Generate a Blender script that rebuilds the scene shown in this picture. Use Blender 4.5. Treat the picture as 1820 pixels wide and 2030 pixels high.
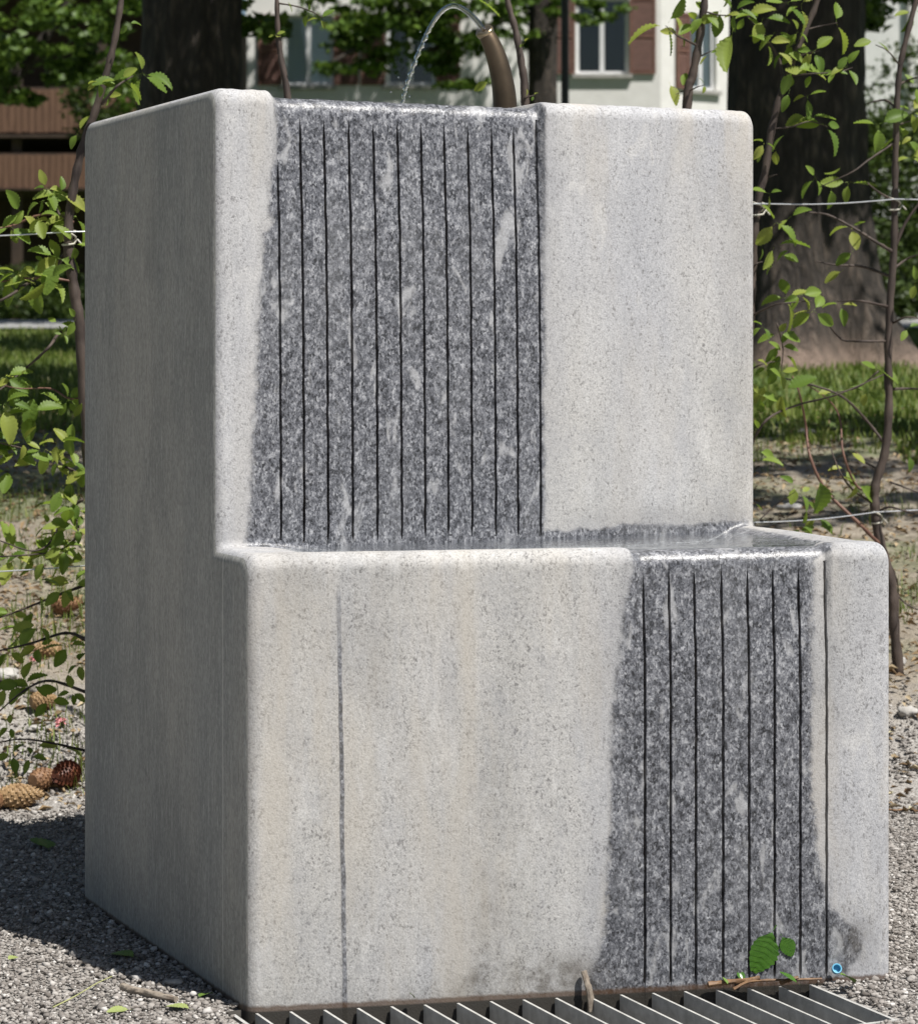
import bpy, math, random
import numpy as np
from mathutils import Vector, Matrix
R = math.radians
for o in list(bpy.data.objects): bpy.data.objects.remove(o)
scene = bpy.context.scene
col = scene.collection

# ------------------------------------------------------------------ camera, sky, sun, exposure
EYE = 1.35; FPX = 5100.0; CX, HZ = 910.0, 680.0        # eye height, focal length and horizon measured on the photograph
cam = bpy.data.cameras.new('camera'); co = bpy.data.objects.new('camera', cam); col.objects.link(co)
co.location = (0, 0, EYE); co.rotation_euler = (R(90), 0, 0)
cam.sensor_fit = 'HORIZONTAL'; cam.sensor_width = 36.0; cam.lens = 36.0*FPX/1820.0
cam.shift_y = -(1015.0-HZ)/1820.0; cam.clip_end = 600
cam.dof.use_dof = True; cam.dof.focus_distance = 5.55; cam.dof.aperture_fstop = 9.0
scene.camera = co
scene.render.resolution_x = 917; scene.render.resolution_y = 1024
SUN_EL = 60.0; SX, SY = 0.72, -0.69                    # horizontal direction towards the sun
w = bpy.data.worlds.new('World'); scene.world = w; w.use_nodes = True
nt = w.node_tree; nt.nodes.clear()
sky = nt.nodes.new('ShaderNodeTexSky'); sky.sky_type = 'NISHITA'; sky.sun_disc = False
sky.sun_elevation = R(SUN_EL); sky.sun_rotation = math.atan2(SX, SY)
bg = nt.nodes.new('ShaderNodeBackground'); bg.inputs[1].default_value = 0.05
wo = nt.nodes.new('ShaderNodeOutputWorld')
nt.links.new(sky.outputs[0], bg.inputs[0]); nt.links.new(bg.outputs[0], wo.inputs[0])
sl = bpy.data.lights.new('sun', 'SUN'); sl.energy = 5.0; sl.angle = R(0.5); sl.color = (1.0, 0.965, 0.915)
so = bpy.data.objects.new('sun', sl); col.objects.link(so)
ce = math.cos(R(SUN_EL)); n_ = math.hypot(SX, SY)
SUN = Vector((SX/n_*ce, SY/n_*ce, math.sin(R(SUN_EL))))
so.rotation_euler = SUN.to_track_quat('Z', 'Y').to_euler(); so.location = (8, -8, 14)
vs = scene.view_settings; vs.view_transform = 'Standard'; vs.look = 'None'; vs.exposure = 0.36; vs.gamma = 1.0

# ------------------------------------------------------------------ helpers
rng = np.random.default_rng(7); random.seed(7)
def P(x, y, Y):                                        # photograph position (1820 px wide) at a distance Y -> place in the world
    return Vector(((x-CX)/FPX*Y, Y, EYE-(y-HZ)/FPX*Y))
def ground(X, Y):
    Y = np.asarray(Y, float)
    g = np.interp(Y, [7.15, 7.5, 8.2, 9.3, 11, 13, 16, 20, 24.5, 28, 42, 60, 200], [0, .04, .32, .45, .70, .93, 1.13, 1.27, 1.46, 1.58, 1.7, 1.9, 3.0])
    return g
def gz(X, Y): return float(ground(X, Y))
def on_ground(x, y):                                   # where the sight line meets the terrain
    lo, hi = 4.0, 60.0
    for k in range(60):
        m = (lo+hi)/2
        if P(x, y, m).z > gz(0, m): lo = m
        else: hi = m
    return P(x, y, lo)
def mesh_obj(name, V, F, mat, parent=None, smooth=False, sharp=None):
    me = bpy.data.meshes.new(name)
    V = np.asarray(V, dtype=np.float32)
    if isinstance(F, np.ndarray):
        k = F.shape[1]
        me.vertices.add(len(V)); me.vertices.foreach_set('co', V.ravel())
        me.loops.add(F.size); me.loops.foreach_set('vertex_index', F.astype(np.int32).ravel())
        me.polygons.add(len(F)); me.polygons.foreach_set('loop_start', np.arange(0, F.size, k, dtype=np.int32))
        me.update(calc_edges=True)
    else:
        me.from_pydata(V.tolist(), [], F); me.update()
    me.materials.append(mat)
    if smooth: me.polygons.foreach_set('use_smooth', np.ones(len(me.polygons), bool))
    if sharp: me.set_sharp_from_angle(angle=R(sharp))
    o = bpy.data.objects.new(name, me); col.objects.link(o)
    if parent is not None: o.parent = parent
    return o
def tag(o, label=None, cat=None, group=None, kind=None):
    if label: o['label'] = label
    if cat: o['category'] = cat
    if group: o['group'] = group
    if kind: o['kind'] = kind
    return o
def thing(name, loc, label, cat, group=None, rz=0):
    o = bpy.data.objects.new(name, None); col.objects.link(o); o.location = loc; o.rotation_euler = (0, 0, rz)
    o.empty_display_size = .1
    return tag(o, label, cat, group)
class MB:                                              # collects geometry for one mesh
    def __init__(s): s.V = []; s.F = []
    def add(s, V, F):
        b = len(s.V); s.V += [tuple(v) for v in V]; s.F += [tuple(i+b for i in f) for f in F]; return s
    def box(s, a, b):
        (x0, y0, z0), (x1, y1, z1) = a, b
        return s.add([(x0,y0,z0),(x1,y0,z0),(x1,y1,z0),(x0,y1,z0),(x0,y0,z1),(x1,y0,z1),(x1,y1,z1),(x0,y1,z1)],
                     [(0,3,2,1),(4,5,6,7),(0,1,5,4),(1,2,6,5),(2,3,7,6),(3,0,4,7)])
    def tube(s, pts, rad, n=8, wob=0.0):
        pts = [Vector(p) for p in pts]; m = len(pts)
        if not hasattr(rad, '__len__'): rad = [rad]*m
        V = []; F = []; up = None
        for i in range(m):
            t = (pts[min(i+1, m-1)]-pts[max(i-1, 0)]).normalized()
            if up is None: up = Vector((0, 0, 1)) if abs(t.z) < .9 else Vector((1, 0, 0))
            a = t.cross(up).normalized(); b = a.cross(t).normalized(); up = b
            for k in range(n):
                an = 2*math.pi*k/n; r = rad[i]*(1+wob*random.uniform(-1, 1))
                V.append(pts[i]+(a*math.cos(an)+b*math.sin(an))*r)
        for i in range(m-1):
            for k in range(n):
                F.append((i*n+k, i*n+(k+1) % n, (i+1)*n+(k+1) % n, (i+1)*n+k))
        F.append(tuple(range(n-1, -1, -1))); F.append(tuple((m-1)*n+k for k in range(n)))
        return s.add(V, F)
    def lathe(s, c, axis, prof, n=24):
        axis = Vector(axis).normalized(); a = axis.orthogonal().normalized(); b_ = axis.cross(a); m = len(prof); V = []
        for h, r in prof:
            for k in range(n): V.append(Vector(c)+axis*h+(a*math.cos(2*math.pi*k/n)+b_*math.sin(2*math.pi*k/n))*r)
        F = [(i*n+k, i*n+(k+1) % n, (i+1)*n+(k+1) % n, (i+1)*n+k) for i in range(m-1) for k in range(n)]
        return s.add(V, F+[tuple(range(n-1, -1, -1)), tuple((m-1)*n+k for k in range(n))])
    def build(s, name, mat, parent=None, smooth=False, sharp=None, off=None):
        V = np.array(s.V, dtype=float)
        if off is not None: V = V-np.array(off)
        return mesh_obj(name, V, s.F, mat, parent, smooth, sharp)
def smooth_path(pts, k=5):                             # Catmull-Rom through the points
    pts = [Vector(p) for p in pts]; q = [2*pts[0]-pts[1]]+pts+[2*pts[-1]-pts[-2]]; out = []
    for i in range(1, len(q)-2):
        for j in range(k):
            t = j/k; a, b, c, d = q[i-1], q[i], q[i+1], q[i+2]
            out.append(.5*((2*b)+(c-a)*t+(2*a-5*b+4*c-d)*t*t+(3*b-a-3*c+d)*t**3))
    out.append(pts[-1]); return out
def sstep(a, b, x):
    t = np.clip((np.asarray(x, float)-a)/(b-a), 0, 1); return t*t*(3-2*t)
def vnoise(x, y=0.0, seed=0, sc=1.0):                  # cheap smooth noise, about -1..1
    x = np.asarray(x, float)*sc; y = np.asarray(y, float)*sc
    return (np.sin(x*1.7+seed*3.1+1.3*np.sin(y*1.1+seed))+np.sin(x*3.9-y*2.3+seed*1.7)*.6+np.sin(x*8.3+y*5.1+seed*.9)*.35)/1.95

# ------------------------------------------------------------------ materials
class NT:
    def __init__(s, name):
        s.m = bpy.data.materials.new(name); s.m.use_nodes = True; s.t = s.m.node_tree; s.t.nodes.clear()
        s.out = s.t.nodes.new('ShaderNodeOutputMaterial')
    def n(s, typ, ins=None, **kw):
        nd = s.t.nodes.new('ShaderNode'+typ)
        for k, v in kw.items(): setattr(nd, k, v)
        for k, v in (ins or {}).items():
            if isinstance(v, bpy.types.NodeSocket): s.t.links.new(v, nd.inputs[k])
            else:
                try: nd.inputs[k].default_value = v
                except Exception: nd.inputs[k].default_value = tuple(v)+(1,)
        return nd
    def math(s, op, a, b=0.0, c=0.0, clamp=False): return s.n('Math', {0: a, 1: b, 2: c}, operation=op, use_clamp=clamp).outputs[0]
    def mix(s, f, a, b, mode='MIX'):
        nd = s.t.nodes.new('ShaderNodeMix'); nd.data_type = 'RGBA'; nd.blend_type = mode
        for i, v in ((0, f), (6, a), (7, b)):
            if isinstance(v, bpy.types.NodeSocket): s.t.links.new(v, nd.inputs[i])
            else: nd.inputs[i].default_value = v if i == 0 else (tuple(v)+(1,) if len(v) == 3 else v)
        return nd.outputs[2]
    def ramp(s, f, stops, interp='LINEAR'):
        nd = s.t.nodes.new('ShaderNodeValToRGB'); nd.color_ramp.interpolation = interp
        e = nd.color_ramp.elements
        while len(e) < len(stops): e.new(.5)
        for i, (p, c) in enumerate(stops):
            e[i].position = p; e[i].color = (c, c, c, 1) if not hasattr(c, '__len__') else tuple(c)+(1,)
        s.t.links.new(f, nd.inputs[0]); return nd.outputs[0]
    def sm(s, x, a, b): return s.n('MapRange', {0: x, 1: a, 2: b, 3: 0.0, 4: 1.0}, interpolation_type='SMOOTHSTEP').outputs[0]
    def coord(s, scale=None, out='Object'):
        c = s.n('TexCoord').outputs[out]
        return c if scale is None else s.n('VectorMath', {0: c, 1: scale}, operation='MULTIPLY').outputs[0]
    def noise(s, vec, sc, det=2.0, rough=.5, dist=0.0, out=0):
        return s.n('TexNoise', {'Vector': vec, 'Scale': sc, 'Detail': det, 'Roughness': rough, 'Distortion': dist}).outputs[out]
    def bump(s, h, st, d=.01): return s.n('Bump', {'Height': h, 'Strength': st, 'Distance': d}).outputs[0]
    def pbr(s, color, rough=.8, normal=None, **ins):
        d = {'Base Color': color, 'Roughness': rough}
        if normal is not None: d['Normal'] = normal
        d.update({k.replace('_', ' '): v for k, v in ins.items()})
        p = s.n('BsdfPrincipled', d); s.t.links.new(p.outputs[0], s.out.inputs[0]); return s.m
    def surf(s, sh): s.t.links.new(sh, s.out.inputs[0]); return s.m
def simple(name, c0, c1, sc=6, rough=.8, bump=.2, scale=None, det=5, **ins):
    t = NT(name); v = t.coord(scale); n = t.noise(v, sc, det, .6)
    return t.pbr(t.ramp(n, [(.3, c0), (.7, c1)]), rough, t.bump(n, bump, .01), **ins)
def leaf_mat(name, ca, cb, cc, trans=.35, rough=.45, attr=False):
    t = NT(name)
    if attr: r = t.n('Attribute', attribute_name='tint').outputs['Fac']
    else: r = t.n('ObjectInfo').outputs['Random']
    c = t.ramp(r, [(0, ca), (.5, cb), (1, cc)])
    v = t.noise(t.coord(), 9 if attr else 2.2, 3)
    c = t.mix(t.math('MULTIPLY', v, .25), c, (.10, .10, .02))
    p = t.n('BsdfPrincipled', {'Base Color': c, 'Roughness': rough, 'Specular IOR Level': .35})
    tr = t.n('BsdfTranslucent', {'Color': t.mix(.5, c, (.13, .19, .03) if attr else (.30, .42, .03))})
    return t.surf(t.n('MixShader', {0: trans, 1: p.outputs[0], 2: tr.outputs[0]}).outputs[0])

M = {}
# granite: dry, wet and side faces of one stone
def granite():
    t = NT('granite'); oc = t.n('TexCoord').outputs['Object']
    sx = t.n('SeparateXYZ', {0: oc}); u, v, z = sx.outputs[0], sx.outputs[1], sx.outputs[2]
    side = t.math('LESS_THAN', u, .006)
    at = lambda nm: t.n('Attribute', attribute_name=nm).outputs['Fac']
    # the layers of the gneiss stand upright: on the sawn side they are seen as fine vertical streaks
    stretch = t.n('CombineXYZ', {0: u, 1: v, 2: t.math('MULTIPLY', z, t.math('SUBTRACT', .8, t.math('MULTIPLY', side, .72)))}).outputs[0]
    vert = t.n('VectorMath', {0: oc, 1: (1, 1, .22)}, operation='MULTIPLY').outputs[0]
    g1 = t.noise(stretch, 150, 3, .6); g2 = t.noise(stretch, 300, 2, .6); g3 = t.noise(stretch, 42, 4, .65)
    big = t.noise(vert, 2.6, 4, .55); mid = t.noise(vert, 8, 4, .6)
    streaky = t.n('VectorMath', {0: oc, 1: (1, 1, .45)}, operation='MULTIPLY').outputs[0]
    incl = t.math('ADD', t.noise(streaky, 19, 3, .55, .8), t.math('MULTIPLY', t.math('SUBTRACT', g3, .5), .22))
    incl = t.sm(incl, .585, .70)
    cry = lambda sc, zs: t.n('SeparateColor', {0: t.n('TexVoronoi', {'Vector': t.n('CombineXYZ', {0: u, 1: v, 2: t.math('MULTIPLY', z, t.math('SUBTRACT', zs, t.math('MULTIPLY', side, zs*.85)))}).outputs[0], 'Scale': sc, 'Randomness': 1.0}).outputs['Color']}).outputs[0]
    k1 = cry(380.0, .75); k2 = cry(260.0, .6)
    # dry
    warm = t.sm(big, .42, .66)
    dry = t.mix(warm, (.445, .447, .462), (.48, .468, .445))
    dry = t.mix(t.sm(mid, .35, .75), dry, t.mix(warm, (.52, .52, .527), (.535, .522, .50)))
    spk = t.math('MULTIPLY', t.sm(g1, .46, .36), .55); spk2 = t.math('MULTIPLY', t.sm(g2, .44, .33), .55)
    dk = t.math('MAXIMUM', spk, spk2)
    dk = t.math('MULTIPLY', dk, t.math('ADD', .45, t.math('MULTIPLY', t.sm(g3, .40, .62), .75)), clamp=True)
    lt = t.math('MULTIPLY', t.sm(g1, .56, .70), .55)
    dry = t.mix(lt, dry, (.60, .595, .585))
    dry = t.mix(t.math('MULTIPLY', dk, t.math('SUBTRACT', 1.0, t.math('MULTIPLY', side, .45))), dry, (.13, .125, .125))
    dry = t.mix(t.math('MULTIPLY', incl, .45), dry, (.62, .61, .59))
    dry = t.mix(k1, t.mix(1.0, dry, (1.07, 1.07, 1.065), 'MULTIPLY'), t.mix(1.0, dry, (.80, .80, .805), 'MULTIPLY'))
    dry = t.mix(t.math('MULTIPLY', t.math('MULTIPLY', t.sm(k2, .90, .95), t.sm(g3, .42, .62)), .55), dry, (.14, .135, .13))
    blot = t.noise(t.n('VectorMath', {0: oc, 1: (1, 1, .55)}, operation='MULTIPLY').outputs[0], 14, 5, .7)
    dry = t.mix(t.math('MULTIPLY', t.sm(blot, .52, .34), .32), dry, (.36, .36, .37))
    dry = t.mix(t.math('MULTIPLY', t.sm(blot, .56, .72), .45), dry, (.575, .57, .56))
    st = t.noise(t.n('VectorMath', {0: oc, 1: (1, 1, .16)}, operation='MULTIPLY').outputs[0], 6.5, 4, .6)
    st = t.math('MULTIPLY', t.sm(st, .46, .68), t.math('ADD', .18, t.math('ADD', t.math('MULTIPLY', t.sm(z, 1.0, .8), .36), t.math('MULTIPLY', t.sm(z, 1.62, 1.82), .36))))
    dry = t.mix(st, dry, (.49, .445, .375))
    zone = t.noise(t.n('VectorMath', {0: oc, 1: (1, 1, .45)}, operation='MULTIPLY').outputs[0], 4.2, 3, .5)
    dry = t.mix(t.math('MULTIPLY', t.sm(zone, .54, .34), .7), dry, t.mix(1.0, dry, (.76, .77, .79), 'MULTIPLY'))
    # the sawn side with lime runs; part of its shade is in the colour
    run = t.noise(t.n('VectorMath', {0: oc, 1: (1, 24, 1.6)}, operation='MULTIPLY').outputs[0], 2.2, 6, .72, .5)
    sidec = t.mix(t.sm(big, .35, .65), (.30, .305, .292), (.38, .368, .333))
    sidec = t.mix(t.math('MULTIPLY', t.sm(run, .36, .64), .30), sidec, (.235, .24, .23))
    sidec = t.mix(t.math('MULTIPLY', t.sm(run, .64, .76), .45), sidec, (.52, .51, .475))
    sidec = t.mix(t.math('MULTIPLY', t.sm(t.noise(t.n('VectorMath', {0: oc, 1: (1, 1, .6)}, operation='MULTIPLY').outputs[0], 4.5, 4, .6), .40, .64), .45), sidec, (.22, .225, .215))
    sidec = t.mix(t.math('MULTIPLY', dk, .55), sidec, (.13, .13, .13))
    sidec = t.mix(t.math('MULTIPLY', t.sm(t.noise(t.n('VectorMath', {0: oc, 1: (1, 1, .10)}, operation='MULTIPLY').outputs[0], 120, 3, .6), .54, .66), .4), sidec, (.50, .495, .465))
    kside = t.n('SeparateColor', {0: t.n('TexVoronoi', {'Vector': t.n('VectorMath', {0: oc, 1: (1, 1, .35)}, operation='MULTIPLY').outputs[0], 'Scale': 330.0}).outputs['Color']}).outputs[0]
    sidec = t.mix(kside, t.mix(1.0, sidec, (1.16, 1.16, 1.15), 'MULTIPLY'), t.mix(1.0, sidec, (.82, .82, .825), 'MULTIPLY'))
    lime = t.math('ABSOLUTE', t.math('ADD', v, t.math('ADD', .053, t.math('MULTIPLY', t.math('SUBTRACT', mid, .5), .004))))
    lime = t.math('MULTIPLY', t.sm(lime, .0035, .0012), t.sm(z, .94, .88))
    sidec = t.mix(t.math('MULTIPLY', lime, .55), sidec, (.62, .61, .56))
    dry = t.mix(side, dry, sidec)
    # wet
    g0 = t.noise(stretch, 60, 4, .65); gw = t.math('ADD', t.math('MULTIPLY', g0, .70), t.math('MULTIPLY', t.math('ADD', t.math('MULTIPLY', k1, .55), t.math('MULTIPLY', k2, .45)), .30))
    wet = t.ramp(gw, [(.32, (.026, .027, .031)), (.43, (.078, .081, .092)), (.53, (.150, .154, .171)), (.61, (.235, .24, .258)), (.72, (.42, .425, .44))])
    wet = t.mix(t.math('MULTIPLY', t.sm(k2, .86, .97), .38), wet, (.42, .425, .44))
    wet = t.mix(t.math('MULTIPLY', t.sm(k2, .14, .04), .55), wet, (.014, .014, .015))
    wet = t.mix(t.math('MULTIPLY', t.sm(mid, .48, .72), .25), wet, (.26, .262, .27))
    wet = t.mix(t.math('MULTIPLY', incl, .62), wet, (.46, .46, .465))
    wn = t.math('ADD', at('wet'), t.math('ADD', t.math('MULTIPLY', t.math('SUBTRACT', mid, .5), .032), t.math('ADD', t.math('MULTIPLY', t.math('SUBTRACT', g3, .5), .034), t.math('MULTIPLY', t.math('SUBTRACT', g1, .5), .018))))
    wm = t.sm(wn, -.010, .009)
    damp = t.math('MULTIPLY', t.sm(wn, -.075, .006), .24)
    # a thin trickle line down the lower front
    tl = t.math('SUBTRACT', u, t.math('ADD', t.math('SUBTRACT', 0.1964, t.math('MULTIPLY', z, 0.0166)), t.math('MULTIPLY', t.math('SUBTRACT', t.noise(vert, 30, 2), .5), .010)))
    tl = t.math('MULTIPLY', t.sm(t.math('ABSOLUTE', tl), .0060, .0030), t.math('MULTIPLY', t.math('LESS_THAN', v, -.1), t.sm(z, .87, .82)))
    tl = t.math('MULTIPLY', tl, t.math('ADD', .55, t.math('MULTIPLY', t.sm(t.noise(vert, 22, 3), .33, .5), .45)))
    wm2 = t.math('MAXIMUM', wm, t.math('MULTIPLY', tl, .85))
    c = t.mix(damp, dry, (.28, .28, .295))
    c = t.mix(wm2, c, wet)
    # grime at the foot, rusty line along the bottom edge, dark slime in the slots
    gr = t.math('MULTIPLY', at('grime'), t.sm(t.math('ADD', t.math('MULTIPLY', mid, .5), t.math('MULTIPLY', g3, .5)), .34, .60))
    c = t.mix(t.math('MULTIPLY', gr, .75), c, (.105, .092, .075))
    rust = t.math('MULTIPLY', t.sm(t.math('ADD', z, t.math('MULTIPLY', t.math('SUBTRACT', g3, .5), .012)), .011, .003), .8)
    c = t.mix(rust, c, (.085, .045, .022))
    c = t.mix(t.sm(z, -.001, -.006), c, (.04, .036, .03))
    gv = at('slot'); c = t.mix(gv, c, t.ramp(t.noise(oc, 40, 3), [(.35, (.020, .015, .011)), (.52, (.065, .043, .025)), (.70, (.20, .15, .09))]))
    ro = t.n('MapRange', {0: wm2, 1: 0.0, 2: 1.0, 3: .78, 4: .40}).outputs[0]
    h = t.math('ADD', t.math('MULTIPLY', g2, .5), t.math('MULTIPLY', g1, .5))
    h = t.math('ADD', h, t.math('MULTIPLY', t.math('MULTIPLY', t.noise(oc, 55, 2), wm2), 1.6)); nb = t.bump(h, .30, .003)
    return t.pbr(c, ro, nb, Specular_IOR_Level=.42, Coat_Weight=t.math('MULTIPLY', wm, .22), Coat_Roughness=.28, Coat_Normal=nb)
M['granite'] = granite()
def water(name, tintv=(.93, .96, .97), rough=.02, b=.0, bs=60, fz=1.35):
    t = NT(name); nb = t.bump(t.noise(t.coord((1, 1, 1)), bs, 2), b, .004)
    fr = t.n('Fresnel', {'IOR': fz, 'Normal': nb}).outputs[0]
    g = t.n('BsdfGlossy', {'Color': (1, 1, 1, 1), 'Roughness': rough, 'Normal': nb}); tr = t.n('BsdfTransparent', {'Color': tintv+(1,)})
    return t.surf(t.n('MixShader', {0: fr, 1: tr.outputs[0], 2: g.outputs[0]}).outputs[0])
M['pool'] = water('pool_water', b=.6, bs=55, rough=.05)
def jetm():
    t = NT('jet_water'); p = t.n('BsdfPrincipled', {'Base Color': (.97, .99, 1, 1), 'Roughness': .03, 'IOR': 1.33, 'Transmission Weight': 1.0})
    tr = t.n('BsdfTransparent', {'Color': (.9, .93, .95, 1)})
    return t.surf(t.n('MixShader', {0: .25, 1: p.outputs[0], 2: tr.outputs[0]}).outputs[0])
M['jet'] = jetm()
M['bronze'] = simple('bronze', (.06, .044, .028), (.15, .11, .07), 9, .42, .12, Metallic=.75)
M['brass'] = simple('worn_bronze', (.32, .24, .14), (.55, .45, .30), 30, .28, .05, Metallic=.9)
M['galv'] = simple('galvanised_steel', (.36, .355, .335), (.54, .535, .51), 40, .55, .08)
M['wire'] = simple('wire_steel', (.62, .64, .66), (.78, .8, .82), 60, .35, .02, Metallic=.6)
M['tie'] = simple('tie_string', (.45, .42, .34), (.62, .6, .52), 60, .7, .1)
M['pit'] = simple('pit_concrete', (.05, .045, .038), (.12, .11, .095), 12, .7, .3)
M['bark_sap'] = simple('sapling_bark', (.026, .017, .014), (.095, .070, .055), 26, .7, .35, scale=(1, 1, .35))
M['bark_red'] = simple('young_twig_bark', (.11, .05, .035), (.20, .11, .075), 26, .6, .2)
def barkm():
    t = NT('old_bark'); v = t.coord((1, 1, .30)); a = t.noise(v, 9, 7, .72, 1.2); b = t.n('TexVoronoi', {'Vector': t.n('VectorMath', {0: v, 1: t.n('VectorMath', {0: t.n('TexNoise', {'Vector': v, 'Scale': 6.0}).outputs['Color'], 1: (.12, .12, .12)}, operation='MULTIPLY').outputs[0]}, operation='ADD').outputs[0], 'Scale': 15.0}, feature='DISTANCE_TO_EDGE').outputs[0]
    h = t.math('ADD', a, t.math('MULTIPLY', b, .6))
    zz = t.n('SeparateXYZ', {0: t.n('TexCoord').outputs['Object']}).outputs[2]; pale_foot = t.math('MULTIPLY', t.sm(t.math('ADD', zz, t.math('MULTIPLY', a, .5)), .62, .30), .75)  # bark blends to a paler brown towards the foot
    return t.pbr(t.mix(pale_foot, t.ramp(h, [(.35, (.014, .011, .009)), (.62, (.042, .033, .026)), (.9, (.13, .10, .078))]), (.30, .22, .17)), .9, t.bump(h, .9, .05))
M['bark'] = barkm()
M['leaf'] = leaf_mat('sapling_leaf', (.11, .20, .035), (.22, .33, .055), (.38, .41, .09), .45, .5)
M['leaf_tree'] = leaf_mat('tree_leaf', (.035, .078, .010), (.07, .14, .018), (.15, .24, .03), .22, .5, attr=True)
M['leaf_shrub'] = leaf_mat('shrub_leaf', (.022, .042, .010), (.035, .07, .012), (.07, .11, .02), .25, .5, attr=True)
M['grass'] = leaf_mat('grass_blade', (.08, .13, .02), (.16, .22, .035), (.33, .32, .13), .35, .55, attr=True)
M['wet_leaf'] = simple('wet_leaf', (.035, .10, .012), (.065, .16, .018), 4, .25, .02)
M['cone'] = simple('cone_brown', (.13, .062, .028), (.30, .165, .08), 40, .6, .3)
M['cone_red'] = simple('cone_red_brown', (.055, .016, .009), (.16, .055, .028), 40, .5, .3)
M['cone_pale'] = simple('cone_pale_brown', (.20, .115, .05), (.38, .25, .12), 40, .6, .3)
M['stick'] = simple('dead_stick', (.16, .125, .095), (.36, .31, .25), 40, .85, .3)
M['barkbit'] = simple('bark_sliver', (.10, .052, .024), (.25, .14, .065), 40, .6, .3)
M['pink'] = simple('pink_petal', (.62, .20, .22), (.75, .36, .36), 30, .6, .1)
M['blue'] = simple('blue_plastic', (.10, .36, .54), (.16, .46, .63), 20, .35, .02)
M['rock'] = simple('pale_rock', (.30, .285, .26), (.50, .48, .45), 30, .9, .5)
M['slab'] = simple('paving_slab', (.17, .16, .145), (.30, .285, .265), 40, .9, .4)
M['plaster'] = simple('white_plaster', (.70, .69, .66), (.80, .79, .76), 3, .9, .05)
M['plaster2'] = simple('grey_white_plaster', (.60, .60, .58), (.72, .71, .69), 3, .9, .05)
M['shutter'] = simple('shutter_paint', (.12, .058, .042), (.20, .10, .075), 8, .7, .1, scale=(1, 1, 4))
M['frame_white'] = simple('white_frame', (.62, .63, .64), (.74, .75, .76), 5, .5, .02)
M['blue_backing'] = simple('pale_blue_backing', (.68, .80, .95), (.84, .90, .96), 2, .8, .1, scale=(14, 1, .3))  # pale blue sheet behind the window panes
M['sill'] = simple('stone_sill', (.30, .29, .27), (.42, .41, .39), 8, .85, .2)
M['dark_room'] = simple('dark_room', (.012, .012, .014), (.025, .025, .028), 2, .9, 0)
M['timber'] = simple('timber_board', (.095, .048, .028), (.17, .092, .055), 5, .75, .2, scale=(6, 6, .5))
M['timber_dark'] = simple('dark_timber', (.030, .018, .012), (.06, .038, .024), 5, .8, .2)
M['post'] = simple('dark_metal', (.015, .018, .017), (.03, .034, .032), 5, .5, .02)
def glassm():
    t = NT('window_glass'); fr = t.n('Fresnel', {'IOR': 1.5}).outputs[0]
    g = t.n('BsdfGlossy', {'Color': (1, 1, 1, 1), 'Roughness': .03}); tr = t.n('BsdfTransparent', {'Color': (.93, .95, .95, 1)})
    return t.surf(t.n('MixShader', {0: fr, 1: tr.outputs[0], 2: g.outputs[0]}).outputs[0])
M['glass'] = glassm()
def groundm():
    t = NT('ground'); p = t.n('NewGeometry').outputs['Position']; y = t.n('SeparateXYZ', {0: p}).outputs[1]
    n1 = t.noise(p, 1.3, 5, .6); n2 = t.noise(p, 14, 5, .7); n3 = t.noise(p, 70, 3, .7); n4 = t.noise(p, 160, 2, .6)
    soil = t.ramp(n2, [(.3, (.17, .14, .105)), (.55, (.29, .25, .195)), (.75, (.40, .36, .29))])
    soil = t.mix(t.math('MULTIPLY', t.sm(n3, .48, .34), .6), soil, (.10, .075, .05))
    grass = t.ramp(n2, [(.3, (.045, .085, .018)), (.7, (.12, .17, .04))])
    grav = t.ramp(n4, [(.32, (.17, .155, .14)), (.5, (.33, .31, .285)), (.7, (.50, .48, .45))])
    gm = t.sm(t.math('ADD', y, t.math('MULTIPLY', t.math('SUBTRACT', n1, .5), 1.6)), 12.0, 13.2)
    gm2 = t.math('MULTIPLY', t.sm(n1, .50, .62), t.sm(y, 8.0, 9.0)); gm = t.math('MAXIMUM', gm, t.math('MULTIPLY', gm2, .55))
    c = t.mix(gm, soil, grass)
    c = t.mix(t.sm(t.math('ADD', y, t.math('MULTIPLY', t.math('SUBTRACT', n2, .5), .5)), 8.25, 7.75), c, grav)
    return t.pbr(c, .95, t.bump(t.math('ADD', n2, n3), .7, .02))
M['ground'] = groundm()
M['asphalt'] = simple('path_asphalt', (.24, .24, .235), (.33, .325, .315), 30, .9, .2)
def pebm():
    t = NT('pebble'); r = t.n('Attribute', attribute_name='tint').outputs['Fac']
    c = t.ramp(r, [(0, (.085, .08, .074)), (.4, (.23, .215, .20)), (.75, (.40, .38, .355)), (1, (.68, .66, .63))])
    return t.pbr(t.mix(t.math('MULTIPLY', t.noise(t.coord(), 90, 3), .35), c, (.20, .15, .11)), .9)
M['pebble'] = pebm()
def litterm():
    t = NT('litter'); r = t.n('Attribute', attribute_name='tint').outputs['Fac']
    return t.pbr(t.ramp(r, [(0, (.10, .06, .03)), (.5, (.27, .19, .10)), (.85, (.42, .34, .22)), (1, (.45, .45, .30))]), .9)
M['litter'] = litterm()

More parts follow.
